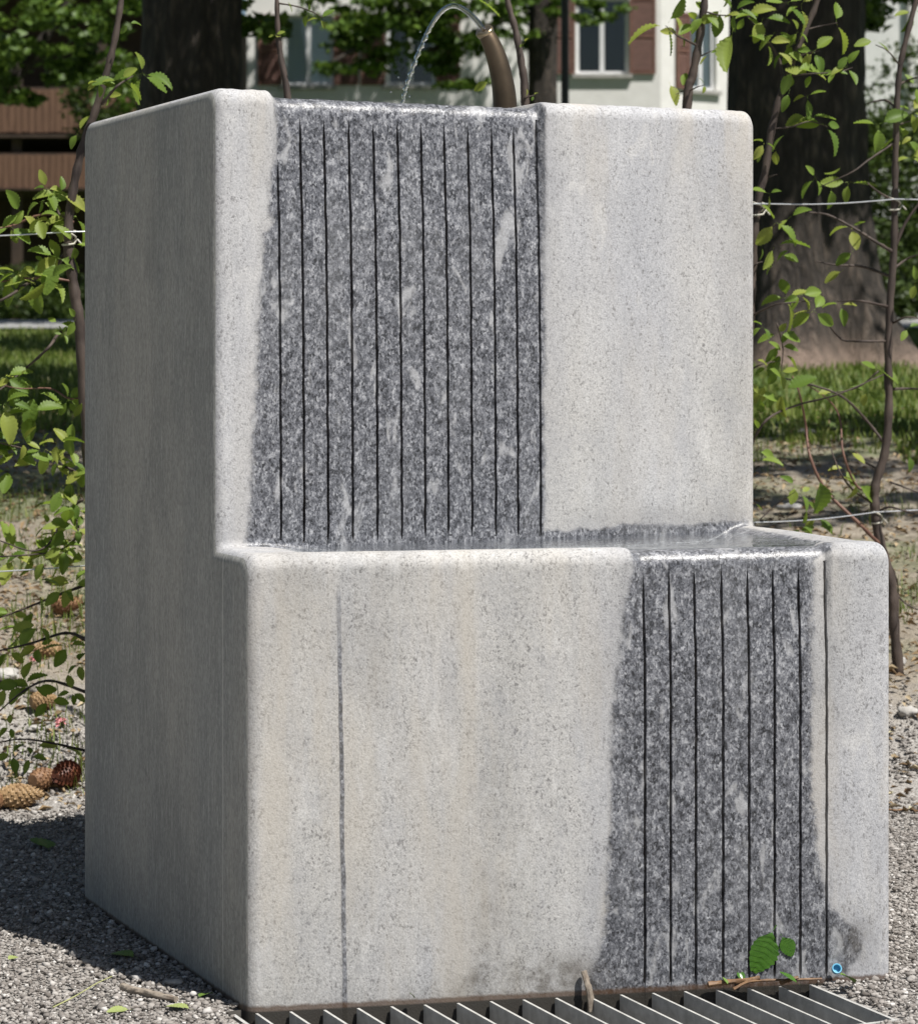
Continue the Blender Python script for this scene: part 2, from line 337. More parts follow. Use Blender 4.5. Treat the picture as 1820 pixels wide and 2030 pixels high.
# ------------------------------------------------------------------ fountain stone: frame, camera-measured sizes
O = Vector((-.511, 5.375, 0)); ANG = math.atan2(.417, .909)
UH = Vector((math.cos(ANG), math.sin(ANG), 0)); VH = Vector((-math.sin(ANG), math.cos(ANG), 0))
def loc(u, v, z=0.0): return O+UH*u+VH*v+Vector((0, 0, z))
UW, VB, HT, ZS = 1.318, .972, 1.887, .922              # width, depth, height, height of the step
VF0, VF1 = -.197, -.2365
def vf(u): return VF0+VF1*np.asarray(u, float)
def u_up(x):                                           # column of the upper front seen at photo column x
    k = (x-CX)/FPX; return (k*O.y-O.x)/(UH.x-k*UH.y)
def u_low(x):
    k = (x-CX)/FPX; p0 = loc(0, VF0); d = loc(1, VF0+VF1)-p0; return (k*p0.y-p0.x)/(d.x-k*d.y)
def z_up(x, y): u = u_up(x); return EYE-(y-HZ)/FPX*loc(u, 0).y
def z_low(x, y): u = u_low(x); return EYE-(y-HZ)/FPX*loc(u, float(vf(u))).y
fountain = thing('granite_fountain', loc(0, 0), 'stepped block fountain of pale grey granite with dark wet grooved panels', 'fountain', rz=ANG)

gu = [u_up(x) for x in (556, 602, 649.5, 698.5, 747.5, 795.5, 842, 888, 935, 982, 1026, 1071)]
gl = [u_low(x) for x in (1279, 1330, 1380, 1434, 1485.5, 1536, 1587, 1639)]
UCL, UCR = u_up(549), u_up(1074)                       # upper channel
LCL, LCR = u_low(1262), u_low(1641)                    # spill channel
RR = .026                                              # rounding of the vertical edges
GW = .0030
# columns: list of (u, slot id or -1, inner flag)
cols = []
def put(u, kind=0, g=-1): cols.append([u, kind, g])
for th in np.linspace(0, math.pi/2, 8): put(RR-RR*math.cos(math.pi/2-th) if False else RR*(1-math.cos(th)))
for th in np.linspace(0, math.pi/2, 8): put(UW-RR*(1-math.cos(th)))
for u in np.arange(RR+.011, UW-RR-.004, .0115):
    if all(abs(u-g) > .0065 for g in gu+gl): put(u)
for k, g in enumerate(gu):
    for s, kk in ((-1, 1), (1, 1), (-.75, 2), (.75, 2)): put(g+s*GW, kk*(1 if s < 0 else -1), k)
for k, g in enumerate(gl):
    for s, kk in ((-1, 1), (1, 1), (-.75, 2), (.75, 2)): put(g+s*GW, kk*(1 if s < 0 else -1), 100+k)
for u in (UCL-.016, UCL-.008, UCL+.008, UCR-.004, UCR+.004, UCR+.008, UCR+.013, LCL-.01, LCL+.008, LCR+.006, LCR+.012):
    if all(abs(u-c[0]) > .0012 for c in cols): put(u)
cols.sort(key=lambda c: c[0])
# upper and lower slots interleave: keep columns strictly increasing
cu = np.array([c[0] for c in cols]); NCOL = len(cu)
def edge_e(u):
    d = np.minimum(u, UW-u); d = np.clip(d, 0, RR); return RR-np.sqrt(np.maximum(RR**2-(RR-d)**2, 0))
def chan_up(u): return sstep(UCL-.018, UCL+.012, u)*(1-sstep(UCR-.002, UCR+.012, u))
def chan_low(u): return sstep(LCL-.016, LCL+.014, u)*(1-sstep(LCR-.002, LCR+.010, u))
e = edge_e(cu)
cL = chan_low(cu); cU = chan_up(cu)
rows = []                                              # (v array, z array, section)
RF = .034
vfc = vf(cu)+e
ztop = ZS+.004*sstep(.9, 1.3, cu)-e-.007*cL            # crest of the front rim
def rec_low(z): return cL*.009*sstep(.62, .90, z)
zlow = np.concatenate([[-.06, 0.0, .006], np.linspace(.015, 1.0, 86)])
for s in zlow:                                         # A lower front
    zz = -.06 if s < 0 else s*(ztop-RF)
    zz = np.full(NCOL, zz) if np.isscalar(zz) else zz
    rows.append((vfc+rec_low(zz), zz, 'A'))
for a in np.linspace(0, 90, 10)[1:]:                   # B rounded front rim
    zz = ztop-RF+RF*math.sin(R(a)); rows.append((vfc+rec_low(ztop)+RF-RF*math.cos(R(a)), zz, 'B'))
def step_z(u, v):                                      # shallow basin in the step
    d = v-vf(u); fr = sstep(.045, .105, d); rt = sstep(.028, .15, UW-u); lf = sstep(.06, .40, u)
    c = chan_low(u); base = ZS+.004*sstep(.9, 1.3, u)-edge_e(u)-.007*c*(1-fr)
    return base+.006*sstep(.12, .05, UW-u)*sstep(-.45, -.1, v)-.030*fr*rt*lf-.002*sstep(.10, .3, u)*fr
VS0 = vfc+rec_low(ztop)+RF
for s in np.linspace(0, 1, 46)[1:]:                    # C top of the step
    vv = VS0+(0.0-.012+e-VS0)*s; rows.append((vv, step_z(cu, vv), 'C'))
zfoot = rows[-1][1]; FR = .016
def taper_up(z): return np.interp(z, [1.10, 1.40, 1.60, 1.74, 1.86], [0, .10, .34, .78, 1.0])
def rec_up(z): return cU*.018*taper_up(z)
for a in np.linspace(0, 90, 6)[1:]:                    # D hollow corner at the foot of the upper front
    zz = zfoot+FR*(1-math.cos(R(a))); rows.append((-.012+e+.012*math.sin(R(a)), zz, 'D'))
zb = rows[-1][1]; RT = .034; hts = HT-e-.013*cU
for s in np.linspace(0, 1, 98)[1:]:                    # E upper front
    zz = zb+(hts-RT-zb)*s; rows.append((e+rec_up(zz), zz, 'E'))
for a in np.linspace(0, 90, 10)[1:]:                   # F rounded top edge
    rows.append((e+rec_up(hts)+RT-RT*math.cos(R(a)), hts-RT+RT*math.sin(R(a)), 'F'))
v0 = rows[-1][0]
for s in np.linspace(0, 1, 30)[1:]:                    # G top with its round bowl
    vv = v0+(VB-e-RT-v0)*s
    top = HT-e-.013*cU*(1-sstep(.3, .5, s)); dd = np.hypot(cu-.62, vv-.47)
    rows.append((vv, top-.06*(1-sstep(.20, .27, dd)), 'G'))
for a in np.linspace(0, 90, 8)[1:]:
    rows.append((VB-e-RT+RT*math.sin(R(a)), HT-e-RT+RT*math.cos(R(a)), 'H'))
for s in np.linspace(1, 0, 8)[1:]: rows.append((VB-e, np.full(NCOL, (HT-RT)*s-.06*(1-s)), 'I'))
NR = len(rows)
U = np.tile(cu, (NR, 1)); Vv = np.array([r[0] for r in rows]); Z = np.array([r[1] for r in rows]); sec = np.array([r[2] for r in rows])
slot = np.zeros((NR, NCOL))
for j, (u0, kind, g) in enumerate(cols):
    if g < 0: continue
    upper = g < 100; k = g % 100
    inner = abs(kind) == 2; s = 1 if kind > 0 else -1
    ctr = gu[k] if upper else gl[k]
    z = Z[:, j]
    if upper:
        msk = sec == 'E'
        za = .930+.004*vnoise(k*3.3); zt_ = (z_up(556, 318) if k == 0 else z_up(800, 243+4*vnoise(k*2.1)) if k < 11 else 1.86)
        dep = .030; lean = -.004*(z-1.4)
    else:
        msk = sec == 'A'
        za = .012; zt_ = .872 if k < 7 else .905
        if k == 0: zt_ = .855
        dep = .022; lean = .0016*(z-.5)*0
    act = np.where(msk, np.clip((z-za)/.012, 0, 1)*np.clip((zt_-z)/.055, 0, 1), 0)
    wid = (GW*(.30+.70*np.clip(act*1.3, 0, 1)))*(1+.22*vnoise(z, k, 5+s, 42))
    wid = np.where(msk, wid, GW)
    U[:, j] = ctr+np.where(msk, lean, 0)-s*(wid*(1.0 if not inner else .80))+np.where(msk, .0007*vnoise(z, k, 9, 25), 0)
    if inner:
        d = dep*np.clip(act*1.6, 0, 1); Vv[:, j] += d; slot[:, j] = np.clip(act*2.2, 0, 1)
U = np.maximum.accumulate(U, axis=1)
U += .058*np.maximum(-Vv, 0)*sstep(1.215, 1.318, U)
wear = np.isin(sec, ['B', 'F'])[:, None]*(U > .03)*(U < UW-.03)
Z += wear*(.0011*vnoise(U, 0, 2, 30)+.0007*vnoise(U, 0, 6, 95)); Vv += wear*(.0011*vnoise(U, 0, 8, 26)+.0006*vnoise(U, 0, 4, 80))
V3 = np.stack([U.ravel(), Vv.ravel(), Z.ravel()], 1)
idx = np.arange(NR*NCOL).reshape(NR, NCOL)
F = np.stack([idx[:-1, :-1], idx[:-1, 1:], idx[1:, 1:], idx[1:, :-1]], -1).reshape(-1, 4)
faces = F.tolist()+[idx[:, 0].tolist(), idx[::-1, -1].tolist(), idx[0, ::-1].tolist()+idx[-1, :].tolist()]
stone = mesh_obj('stone_block', V3, faces, M['granite'], fountain, smooth=True, sharp=38)
npol = len(stone.data.polygons)
for k in (npol-1, npol-2, npol-3): stone.data.polygons[k].use_smooth = False
# where the water runs (signed distance to the edge of the wet skin), where grime sits
YU = [190, 320, 345, 420, 445, 470, 600, 750, 900, 1000, 1075]; XU = [552, 550, 538, 532, 546, 525, 517, 510, 502, 498, 486]
YL = [1088, 1140, 1200, 1400, 1600, 1750, 1850, 1920, 1990]; XL = [1262, 1256, 1238, 1216, 1210, 1206, 1198, 1172, 1140]
YR = [1088, 1110, 1500, 1600, 1700, 1790, 1815, 1850, 1885, 1915, 1990]; XR = [1655, 1614, 1611, 1614, 1622, 1640, 1660, 1706, 1714, 1690, 1650]
zu = [z_up(800, y) for y in YU][::-1]; uu = [u_up(x) for x in XU][::-1]
zl = [z_low(1250, y) for y in YL][::-1]; ul = [u_low(x) for x in XL][::-1]
zr = [z_low(1650, y) for y in YR][::-1]; ur = [u_low(x) for x in XR][::-1]
S2 = np.repeat(sec[:, None], NCOL, 1)
wet = np.full((NR, NCOL), -.12)
up = np.isin(S2, ['E', 'F', 'D'])
wu = np.minimum(U-np.interp(Z, zu, uu), u_up(1077)+.004-U)
foot = np.minimum((.938-Z)*1.6+.010*vnoise(U, 0, 3, 14), np.minimum(U-.10, 1.29-U))
wet = np.where(up, np.maximum(wu, np.where(U > .5, foot, -.1)), wet)
low = np.isin(S2, ['A', 'B'])
wl = np.minimum(U-np.interp(Z, zl, ul), np.interp(Z, zr, ur)-U)
wet = np.where(low, wl, wet)
cs = S2 == 'C'
wc = np.minimum(np.minimum(Vv-vf(U)-.060, U-.16), UW-.055-U); wc = np.maximum(wc, np.minimum(U-LCL, LCR-.012-U))
wet = np.where(cs, wc, wet)
wet = np.where(S2 == 'G', np.minimum(U-UCL, UCR-U), wet)
wet = np.where(np.isin(S2, ['H', 'I']), -.12, wet)
wet = np.clip(wet, -.12, .12); wet[:, 0] = -.12; wet[:, -1] = -.12
blob = lambda u0, z0, su, sz: np.exp(-((U-u0)/su)**2-((Z-z0)/sz)**2)
gr = 1.1*blob(u_low(1010), z_low(1010, 1945), .12, .035)+.8*blob(u_low(1130), z_low(1130, 1925), .08, .035)+.75*blob(u_low(1700), z_low(1700, 1860), .035, .05)+.55*blob(u_low(965), z_low(965, 1850), .030, .15)+.35*blob(u_low(1030), z_low(1030, 1800), .022, .17)+.3*blob(u_low(900), .01, .5, .02)
gr = np.where(low, np.clip(gr, 0, 1), 0.0)
gr = np.where(up, .35*blob(u_up(1300), z_up(1300, 1025), .28, .03), gr)
for nm, arr in (('wet', wet), ('grime', gr), ('slot', slot)):
    a = stone.data.attributes.new(nm, 'FLOAT', 'POINT'); a.data.foreach_set('value', arr.ravel().astype(np.float32))
# water lying in the step
WZ = .9178
us = np.linspace(.10, UW-.02, 90); ss = np.linspace(0, 1, 40); WV = []; 
for u in us:
    for s in ss:
        v = float(vf(u))+.046+(-.008-float(vf(u))-.046)*s; d = v-float(vf(u))
        zst = float(step_z(np.array(u), np.array(v)))
        if d < .034: zst = ZS-.011*float(chan_low(np.array(u)))-.034+math.sqrt(max(.034**2-(.034-max(d-.014, 0))**2, 0))
        k = float(sstep(.035, .085, d)); z = WZ*k+min(WZ, zst+.0015)*(1-k) if chan_low(np.array(u)) > .5 else WZ*k+min(WZ, zst-.004)*(1-k)
        WV.append((u, v, z))
WF = [(i*40+j, (i+1)*40+j, (i+1)*40+j+1, i*40+j+1) for i in range(89) for j in range(39)]
mesh_obj('water_surface', WV, WF, M['pool'], fountain, smooth=True)
b = MB(); b.add([(.62+.236*math.cos(2*math.pi*k/40), .47+.236*math.sin(2*math.pi*k/40), HT-.034) for k in range(40)], [tuple(range(40))])
b.build('water_surface', M['pool'], fountain)
# spout and jet
def to_loc(p): d = Vector(p)-O; return Vector((d.dot(UH), d.dot(VH), p[2]))
YS = 5.96
sp = smooth_path([to_loc(P(x, y, YS)) for x, y in ((1003, 285), (1001, 205), (996, 160), (985, 115), (972, 82), (962, 64))], 6)
n = len(sp); sr = [.0295-(.0295-.0185)*(i/(n-1))**1.3 for i in range(n)]
spout = MB().tube(sp, sr, 20).build('spout_pipe', M['bronze'], fountain, smooth=True, sharp=40)
ax = (sp[-1]-sp[-3]).normalized()
tiltax = (ax+Vector((-.30, -.62, .15))).normalized(); c0 = sp[-1]
lip = MB().lathe(c0, tiltax, [(-.010, .0172), (-.006, .0192), (-.001, .0212), (.004, .0218), (.0075, .0205), (.0090, .0175), (.0082, .0120), (.0070, .0062), (.0010, .0056)], 28)
lip.build('spout_rim', M['brass'], spout, smooth=True, sharp=50)
jp = [(962, 66), (952, 50), (938, 33), (921, 19), (905, 11), (890, 12), (875, 22), (862, 38), (850, 58), (838, 84), (826, 113), (815, 144), (806, 170), (800, 194), (793, 232)]
jw = smooth_path([to_loc(P(x, y, YS-.02*(i/14.))) for i, (x, y) in enumerate(jp)], 8)
n = len(jw)
jr = [.0074*(1-.52*i/n)*(1+((.24*math.sin(i*1.3)+.22*math.sin(i*2.9+1))*min(1, (i-n*.5)/12.) if i > n*.5 else .02*math.sin(i*.7))) for i in range(n)]
jw = [p+Vector((.0016*math.sin(i*1.4), .0016*math.cos(i*1.4), 0))*(min(1, (i-n*.5)/12.) if i > n*.5 else 0) for i, p in enumerate(jw)]
MB().tube(jw, jr, 10).build('water_jet', M['jet'], fountain, smooth=True)
for k, (x, y) in enumerate(((1057-0, 47), (775, 181), (833, 62), (790, 152), (812, 190))):
    p = to_loc(P(x, y, YS)); d = MB().tube([p+Vector((0, 0, q)) for q in (-.0022, -.001, .001, .0022)], [.0006, .002, .002, .0006], 8)
    if k: d.build('water_drop', M['jet'], fountain, smooth=True)

# ------------------------------------------------------------------ ground with the drain pit
PU0, PU1, PV0, PV1 = -.035, 1.165, -.80, -.17
def dense(lo, hi, near0, near1, fine):
    a = list(np.arange(near0, near1, fine)); x = near0; st = fine
    while x > lo: st *= 1.16; x -= st; a.append(x)
    x = a[len(np.arange(near0, near1, fine))-1]; st = fine
    while x < hi: st *= 1.16; x += st; a.append(x)
    return sorted(a)
gU = np.array(sorted(dense(-120, 120, -3, 6, .12)+[PU0, PU1])); gV = np.array(sorted(dense(-30, 220, -2, 8, .12)+[PV0, PV1]))
A, B = np.meshgrid(gU, gV)
X = O.x+A*UH.x+B*VH.x; Yw = O.y+A*UH.y+B*VH.y
Zg = ground(X, Yw)-.008
Zg += np.where(Yw > 7.3, .02*vnoise(X, Yw, 2, 2.2)+.012*vnoise(X, Yw, 4, 6), .004*vnoise(X, Yw, 3, 5))*np.where((A > -.3) & (A < 1.6) & (B > -1.0) & (B < 1.2), .2, 1)
idx = np.arange(A.size).reshape(A.shape)
Fq = np.stack([idx[:-1, :-1], idx[:-1, 1:], idx[1:, 1:], idx[1:, :-1]], -1)
mu = (gU[:-1] >= PU0-1e-6) & (gU[1:] <= PU1+1e-6); mv = (gV[:-1] >= PV0-1e-6) & (gV[1:] <= PV1+1e-6)
Fq = Fq[~(mv[:, None] & mu[None, :])]
go = mesh_obj('ground', np.stack([X.ravel(), Yw.ravel(), Zg.ravel()], 1), Fq, M['ground'], smooth=True); tag(go, kind='structure')
pb = MB()
for (a, c) in (((PU0, PV0), (PU1, PV0)), ((PU1, PV0), (PU1, PV1)), ((PU0, PV1), (PU0, PV0)), ((PU1, PV1), (PU0, PV1))):
    pb.add([loc(*a, -.004), loc(*c, -.004), loc(*c, -.30), loc(*a, -.30)], [(0, 3, 2, 1)])
pb.add([loc(PU0, PV0, -.3), loc(PU1, PV0, -.3), loc(PU1, PV1, -.3), loc(PU0, PV1, -.3)], [(0, 1, 2, 3)])
tag(pb.build('drain_pit', M['pit']), kind='structure')
grate = thing('drain_grate', loc(.55, -.6, -.008), 'galvanised steel drain grate with long flat bars below the grooved granite face', 'grate', rz=ANG)
def gp(u0, u1, v0_, v1_, z0, z1, name):
    return MB().box((u0-.55, v0_+.6, z0), (u1-.55, v1_+.6, z1)).build(name, M['galv'], grate)
gp(PU0+.002, PU1-.002, PV0+.002, PV0+.010, -.075, .006, 'frame_rail')
gp(PU1-.010, PU1-.002, PV0+.0105, float(vf(PU1))-.006, -.075, .0045, 'frame_rail')
gp(PU0+.002, PU0+.010, PV0+.0105, -.20, -.075, .0045, 'frame_rail')
k = 0; u = PU1-.075
while u > PU0+.03:
    gp(u, u+.0055, PV0+.0105, float(vf(max(u, 0)))-.007, -.072, .0035, 'bar'); u -= .0672
gp(PU0+.0105, PU1-.0105, -.640, -.632, -.069, -.05, 'cross_bar')

# path beyond the lawn
pv = []; ys = np.linspace(24.8, 27.9, 6)
for x in np.linspace(-40, 40, 60):
    for y in ys: pv.append((x, y+.25*math.sin(x*.1), gz(x, y+.25*math.sin(x*.1))+.03))
tag(mesh_obj('path', pv, [(i*6+j, (i+1)*6+j, (i+1)*6+j+1, i*6+j+1) for i in range(59) for j in range(5)], M['asphalt'], smooth=True), kind='structure')

# ------------------------------------------------------------------ loose stuff: gravel, litter, grass
def inside_block(X, Yw, mrg=.0):
    a = (X-O.x)*UH.x+(Yw-O.y)*UH.y; b_ = (X-O.x)*VH.x+(Yw-O.y)*VH.y
    blk = (a > -mrg) & (a < UW+mrg) & (b_ > vf(a)-mrg) & (b_ < VB+mrg)
    pit = (a > PU0-.008) & (a < PU1+.008) & (b_ > PV0-.008) & (b_ < PV1)
    return blk | pit
t_ = (1+5**.5)/2
ICO = np.array([(-1,t_,0),(1,t_,0),(-1,-t_,0),(1,-t_,0),(0,-1,t_),(0,1,t_),(0,-1,-t_),(0,1,-t_),(t_,0,-1),(t_,0,1),(-t_,0,-1),(-t_,0,1)])/1.902
ICF = np.array([(0,11,5),(0,5,1),(0,1,7),(0,7,10),(0,10,11),(1,5,9),(5,11,4),(11,10,2),(10,7,6),(7,1,8),(3,9,4),(3,4,2),(3,2,6),(3,6,8),(3,8,9),(4,9,5),(2,4,11),(6,2,10),(8,6,7),(9,8,1)])
def add_attr(o, nm, arr):
    a = o.data.attributes.new(nm, 'FLOAT', 'POINT'); a.data.foreach_set('value', np.asarray(arr, np.float32))
def scatter_stones(name, X, Yw, size, label):
    n = len(X); Zz = ground(X, Yw)
    r = size[:, None, None]*ICO[None]*rng.uniform(.52, 1.35, (n, 12, 1))*np.stack([rng.uniform(.8, 1.4, n), rng.uniform(.7, 1.1, n), rng.uniform(.45, .85, n)], 1)[:, None, :]
    a = rng.uniform(0, 6.28, n); ca, sa = np.cos(a)[:, None], np.sin(a)[:, None]
    x = r[..., 0]*ca-r[..., 1]*sa+X[:, None]; y = r[..., 0]*sa+r[..., 1]*ca+Yw[:, None]; z = r[..., 2]+Zz[:, None]+size[:, None]*.15
    V = np.stack([x, y, z], -1).reshape(-1, 3); Fc = (ICF[None]+12*np.arange(n)[:, None, None]).reshape(-1, 3)
    o = mesh_obj(name, V, Fc, M['pebble']); add_attr(o, 'tint', np.repeat(np.clip(rng.normal(.48, .24, n), 0, 1), 12))
    return tag(o, label, 'gravel', kind='stuff')
n = 110000
Yp = rng.uniform(4.6, 8.15, n); Xp = rng.uniform(-.205, .205, n)*Yp*1.12
keep = ~inside_block(Xp, Yp, .004) & (rng.uniform(0, 1, n) < np.clip((8.15-Yp)/.5, 0, 1)) & ((np.abs(Xp/Yp) > .075) | (Yp < 5.3))
Xp, Yp = Xp[keep], Yp[keep]
scatter_stones('gravel', Xp, Yp, np.clip(rng.lognormal(-5.5, .36, len(Xp)), .0022, .012), 'loose grey gravel around the granite block')
def cards(name, C, size, mat, label, cat, flat=1.0, asp=.5, tint=None, parent=None, up=0.0, kind='stuff'):
    """folded leaf-shaped faces scattered at C"""
    n = len(C); size = np.broadcast_to(size, n)
    a = rng.normal(0, 1, (n, 3)); a[:, 2] *= (1-flat*.85); a[:, 2] -= up; a /= np.linalg.norm(a, axis=1)[:, None]
    nn = rng.normal(0, 1, (n, 3))*(1-flat*.6); nn[:, 2] += flat*1.4; b_ = np.cross(nn, a); b_ /= np.linalg.norm(b_, axis=1)[:, None]+1e-9
    c = np.cross(a, b_); s = size[:, None]; f = rng.uniform(.05, .25, (n, 1))
    v0_ = C-a*s*.5; v1_ = C+b_*s*asp*.5+c*s*f-a*s*.08; v2_ = C+a*s*.5-c*s*.1; v3_ = C-b_*s*asp*.5+c*s*f-a*s*.08
    V = np.stack([v0_, v1_, v2_, v3_], 1).reshape(-1, 3); k = 4*np.arange(n)[:, None]
    Fc = np.concatenate([k+np.array([[0, 1, 2]]), k+np.array([[0, 2, 3]])])
    o = mesh_obj(name, V, Fc, mat, parent)
    add_attr(o, 'tint', np.repeat(np.clip(rng.normal(.45, .25, n) if tint is None else tint, 0, 1), 4))
    if parent is None: tag(o, label, cat, kind=kind)
    else: o['kind'] = kind
    return o
n = 15000; Yp = rng.uniform(7.3, 14, n); Xp = rng.uniform(-.2, .2, n)*Yp
keep = (np.abs(Xp/Yp) > .10) | (rng.uniform(0, 1, n) < .1); Xp, Yp = Xp[keep], Yp[keep]
cards('leaf_litter', np.stack([Xp, Yp, ground(Xp, Yp)+.006], 1), rng.uniform(.012, .05, len(Xp)), M['litter'], 'dry brown leaf litter and bud scales on the soil bank', 'litter', flat=.95, asp=.4)
def grass(name, X, Yw, h, label, wdt=.004):
    n = len(X); Zz = ground(X, Yw)-.01; a = rng.uniform(0, 6.28, n); lean = rng.uniform(.1, .6, n)*h; w2 = wdt*rng.uniform(.7, 1.4, n)
    px, py = np.cos(a), np.sin(a); base = np.stack([X, Yw, Zz], 1); sd = np.stack([-py, px, 0*px], 1)*w2[:, None]
    mid = base+np.stack([px*lean*.35, py*lean*.35, h*.6], 1); tip = base+np.stack([px*lean, py*lean, h*np.clip(1.1-lean/h*.5, .4, 1)], 1)
    V = np.stack([base-sd, base+sd, mid+sd*.8, mid-sd*.8, tip], 1).reshape(-1, 3); k = 5*np.arange(n)[:, None]
    Fc = np.concatenate([k+np.array([[0, 1, 2]]), k+np.array([[0, 2, 3]]), k+np.array([[3, 2, 4]])])
    o = mesh_obj(name, V, Fc, M['grass']); add_attr(o, 'tint', np.repeat(np.clip(rng.normal(.42, .25, n), 0, 1), 5)); return tag(o, label, 'grass', kind='stuff')
n = 52000; Yp = 11.6+rng.uniform(0, 1, n)**1.25*13; Xp = rng.uniform(-.19, .19, n)*Yp
k_ = (vnoise(Xp, Yp, 1, 1.3)+vnoise(Xp, Yp, 5, 4.)*.4 > .9-(Yp-11.6)*.95) & (np.abs(Xp/Yp+.0) > .085); Xp, Yp = Xp[k_], Yp[k_]
grass('lawn_grass', Xp, Yp, rng.uniform(.03, .09, len(Xp)), 'short lawn grass between the old trees and the path', .006)
n = 26000; Yp = rng.uniform(7.45, 13, n); Xp = rng.uniform(-.19, .19, n)*Yp
k_ = (vnoise(Xp, Yp, 6, 1.8)+vnoise(Xp, Yp, 8, 5)*.5 > .0) & (np.abs(Xp/Yp) > .10); Xp, Yp = Xp[k_], Yp[k_]
grass('bank_grass', Xp, Yp, rng.uniform(.015, .06, len(Xp))*rng.choice([1, 1, 1, 1.8], len(Xp)), 'thin grass tufts on the dry soil bank', .0022)

# ------------------------------------------------------------------ hedge saplings with wires
def leaf_mesh(seed):
    rr = random.Random(seed); rowsn = 17; V = []; Fc = []
    bend = rr.uniform(.05, .45); fold = rr.uniform(.06, .28); wd = rr.uniform(.25, .31); sk = rr.uniform(-.04, .04)
    for i in range(rowsn):
        s = i/(rowsn-1); wdt = wd*(math.sin(math.pi*min(1, s**.78))**.85 if 0 < s < 1 else 0)
        ser = 1.06 if i % 2 else .94
        zc = -bend*s*s; pl = .024*(1 if i % 2 else -1)
        for q in (-1, -.5, 0, .5, 1):
            ss_ = s-.09*abs(q)*(1-s)+(.10*abs(q)*(1-s))
            V.append((q*wdt*(ser if abs(q) == 1 else 1)+sk*math.sin(s*3), ss_+.06*abs(q)*(0 < s < 1), zc+fold*abs(q)*wdt*1.6+pl*(abs(q) > .2)))
    for i in range(rowsn-1):
        for q in range(4): a = i*5+q; Fc.append((a, a+1, a+6, a+5))
    V += [(-.012, -.18, .02), (.012, -.18, .02)]; c = len(V); Fc.append((c-2, c-1, 2)); 
    me = bpy.data.meshes.new('leaf'); me.from_pydata(V, [], Fc); me.update(); me.materials.append(M['leaf'])
    for p in me.polygons: p.use_smooth = True
    return me
LEAVES = [leaf_mesh(s) for s in range(7)]
def put_leaf(root, base, dirv, nrm, size):
    y = dirv.normalized(); z = (nrm-y*nrm.dot(y)).normalized(); x = y.cross(z)
    o = bpy.data.objects.new('leaf', random.choice(LEAVES)); col.objects.link(o); o.parent = root
    m = Matrix((x, y, z)).transposed().to_4x4(); m = Matrix.Translation(base-root.location) @ m @ Matrix.Scale(size, 4)
    o.matrix_basis = m
def cluster(root, x, y, Y, n, s):
    """a tuft of n leaves with the leaf length s, spreading from a bud"""
    c = P(x, y, Y+random.uniform(-.06, .06)); m = Y/FPX
    a0 = random.uniform(0, 6.28)
    for k in range(n):
        a = a0+k*6.28/max(n, 1)*random.uniform(.75, 1.25) if n > 1 else random.uniform(-2.8, -.3)
        d = Vector((math.cos(a), random.uniform(-.55, .55), math.sin(a)*.75-.22))
        nr = Vector((.25, -.55, .75))+Vector((random.gauss(0, .38), random.gauss(0, .38), random.gauss(0, .38)))
        sz = s*m*random.uniform(.65, 1.25)*(1.22 if x < 400 else 1.10)
        put_leaf(root, c+d.normalized()*sz*(.22 if n > 1 else -.4), d, nr, sz)
def sapling(stem, width, Y, branches, clusters, label, red=()):
    """stem: photo points from top to foot; Y distance; branches: (points, width)"""
    ft = P(stem[-1][0], stem[-1][1], Y); ft.z = gz(ft.x, ft.y)
    root = thing('hedge_sapling', ft, label, 'sapling', 'hedge saplings tied to the wires')
    top = [P(x, y, Y) for x, y in stem]; top[-1] = ft+Vector((0, 0, -.04))
    pts = smooth_path(top, 6); n = len(pts); m = Y/FPX*.5
    rad = [m*(width[0]+(width[1]-width[0])*i/(n-1))*(1+.10*math.sin(i*1.9)+.06*math.sin(i*4.7)) for i in range(n)]
    st = MB().tube(pts, rad, 10, .06).build('stem', M['bark_sap'], root, smooth=True, off=ft)
    for j, (bp, bw) in enumerate(branches):
        k = len(bp); q = smooth_path([P(x, y, Y+(.0 if i == 0 else random.uniform(-.10, .10))) for i, (x, y) in enumerate(bp)], 5)
        r = [m*bw*(1-.62*i/(len(q)-1))*(1+.16*math.sin(i*2.7)) for i in range(len(q))]
        MB().tube(q, r, 6, .08).build('branch', M['bark_red'] if j in red else M['bark_sap'], root, smooth=True, off=ft)
    for (x, y, nn, s) in clusters:
        if x < 170 and nn < 4: nn += 1
        cluster(root, x, y, Y-.02, nn, s)
    return root
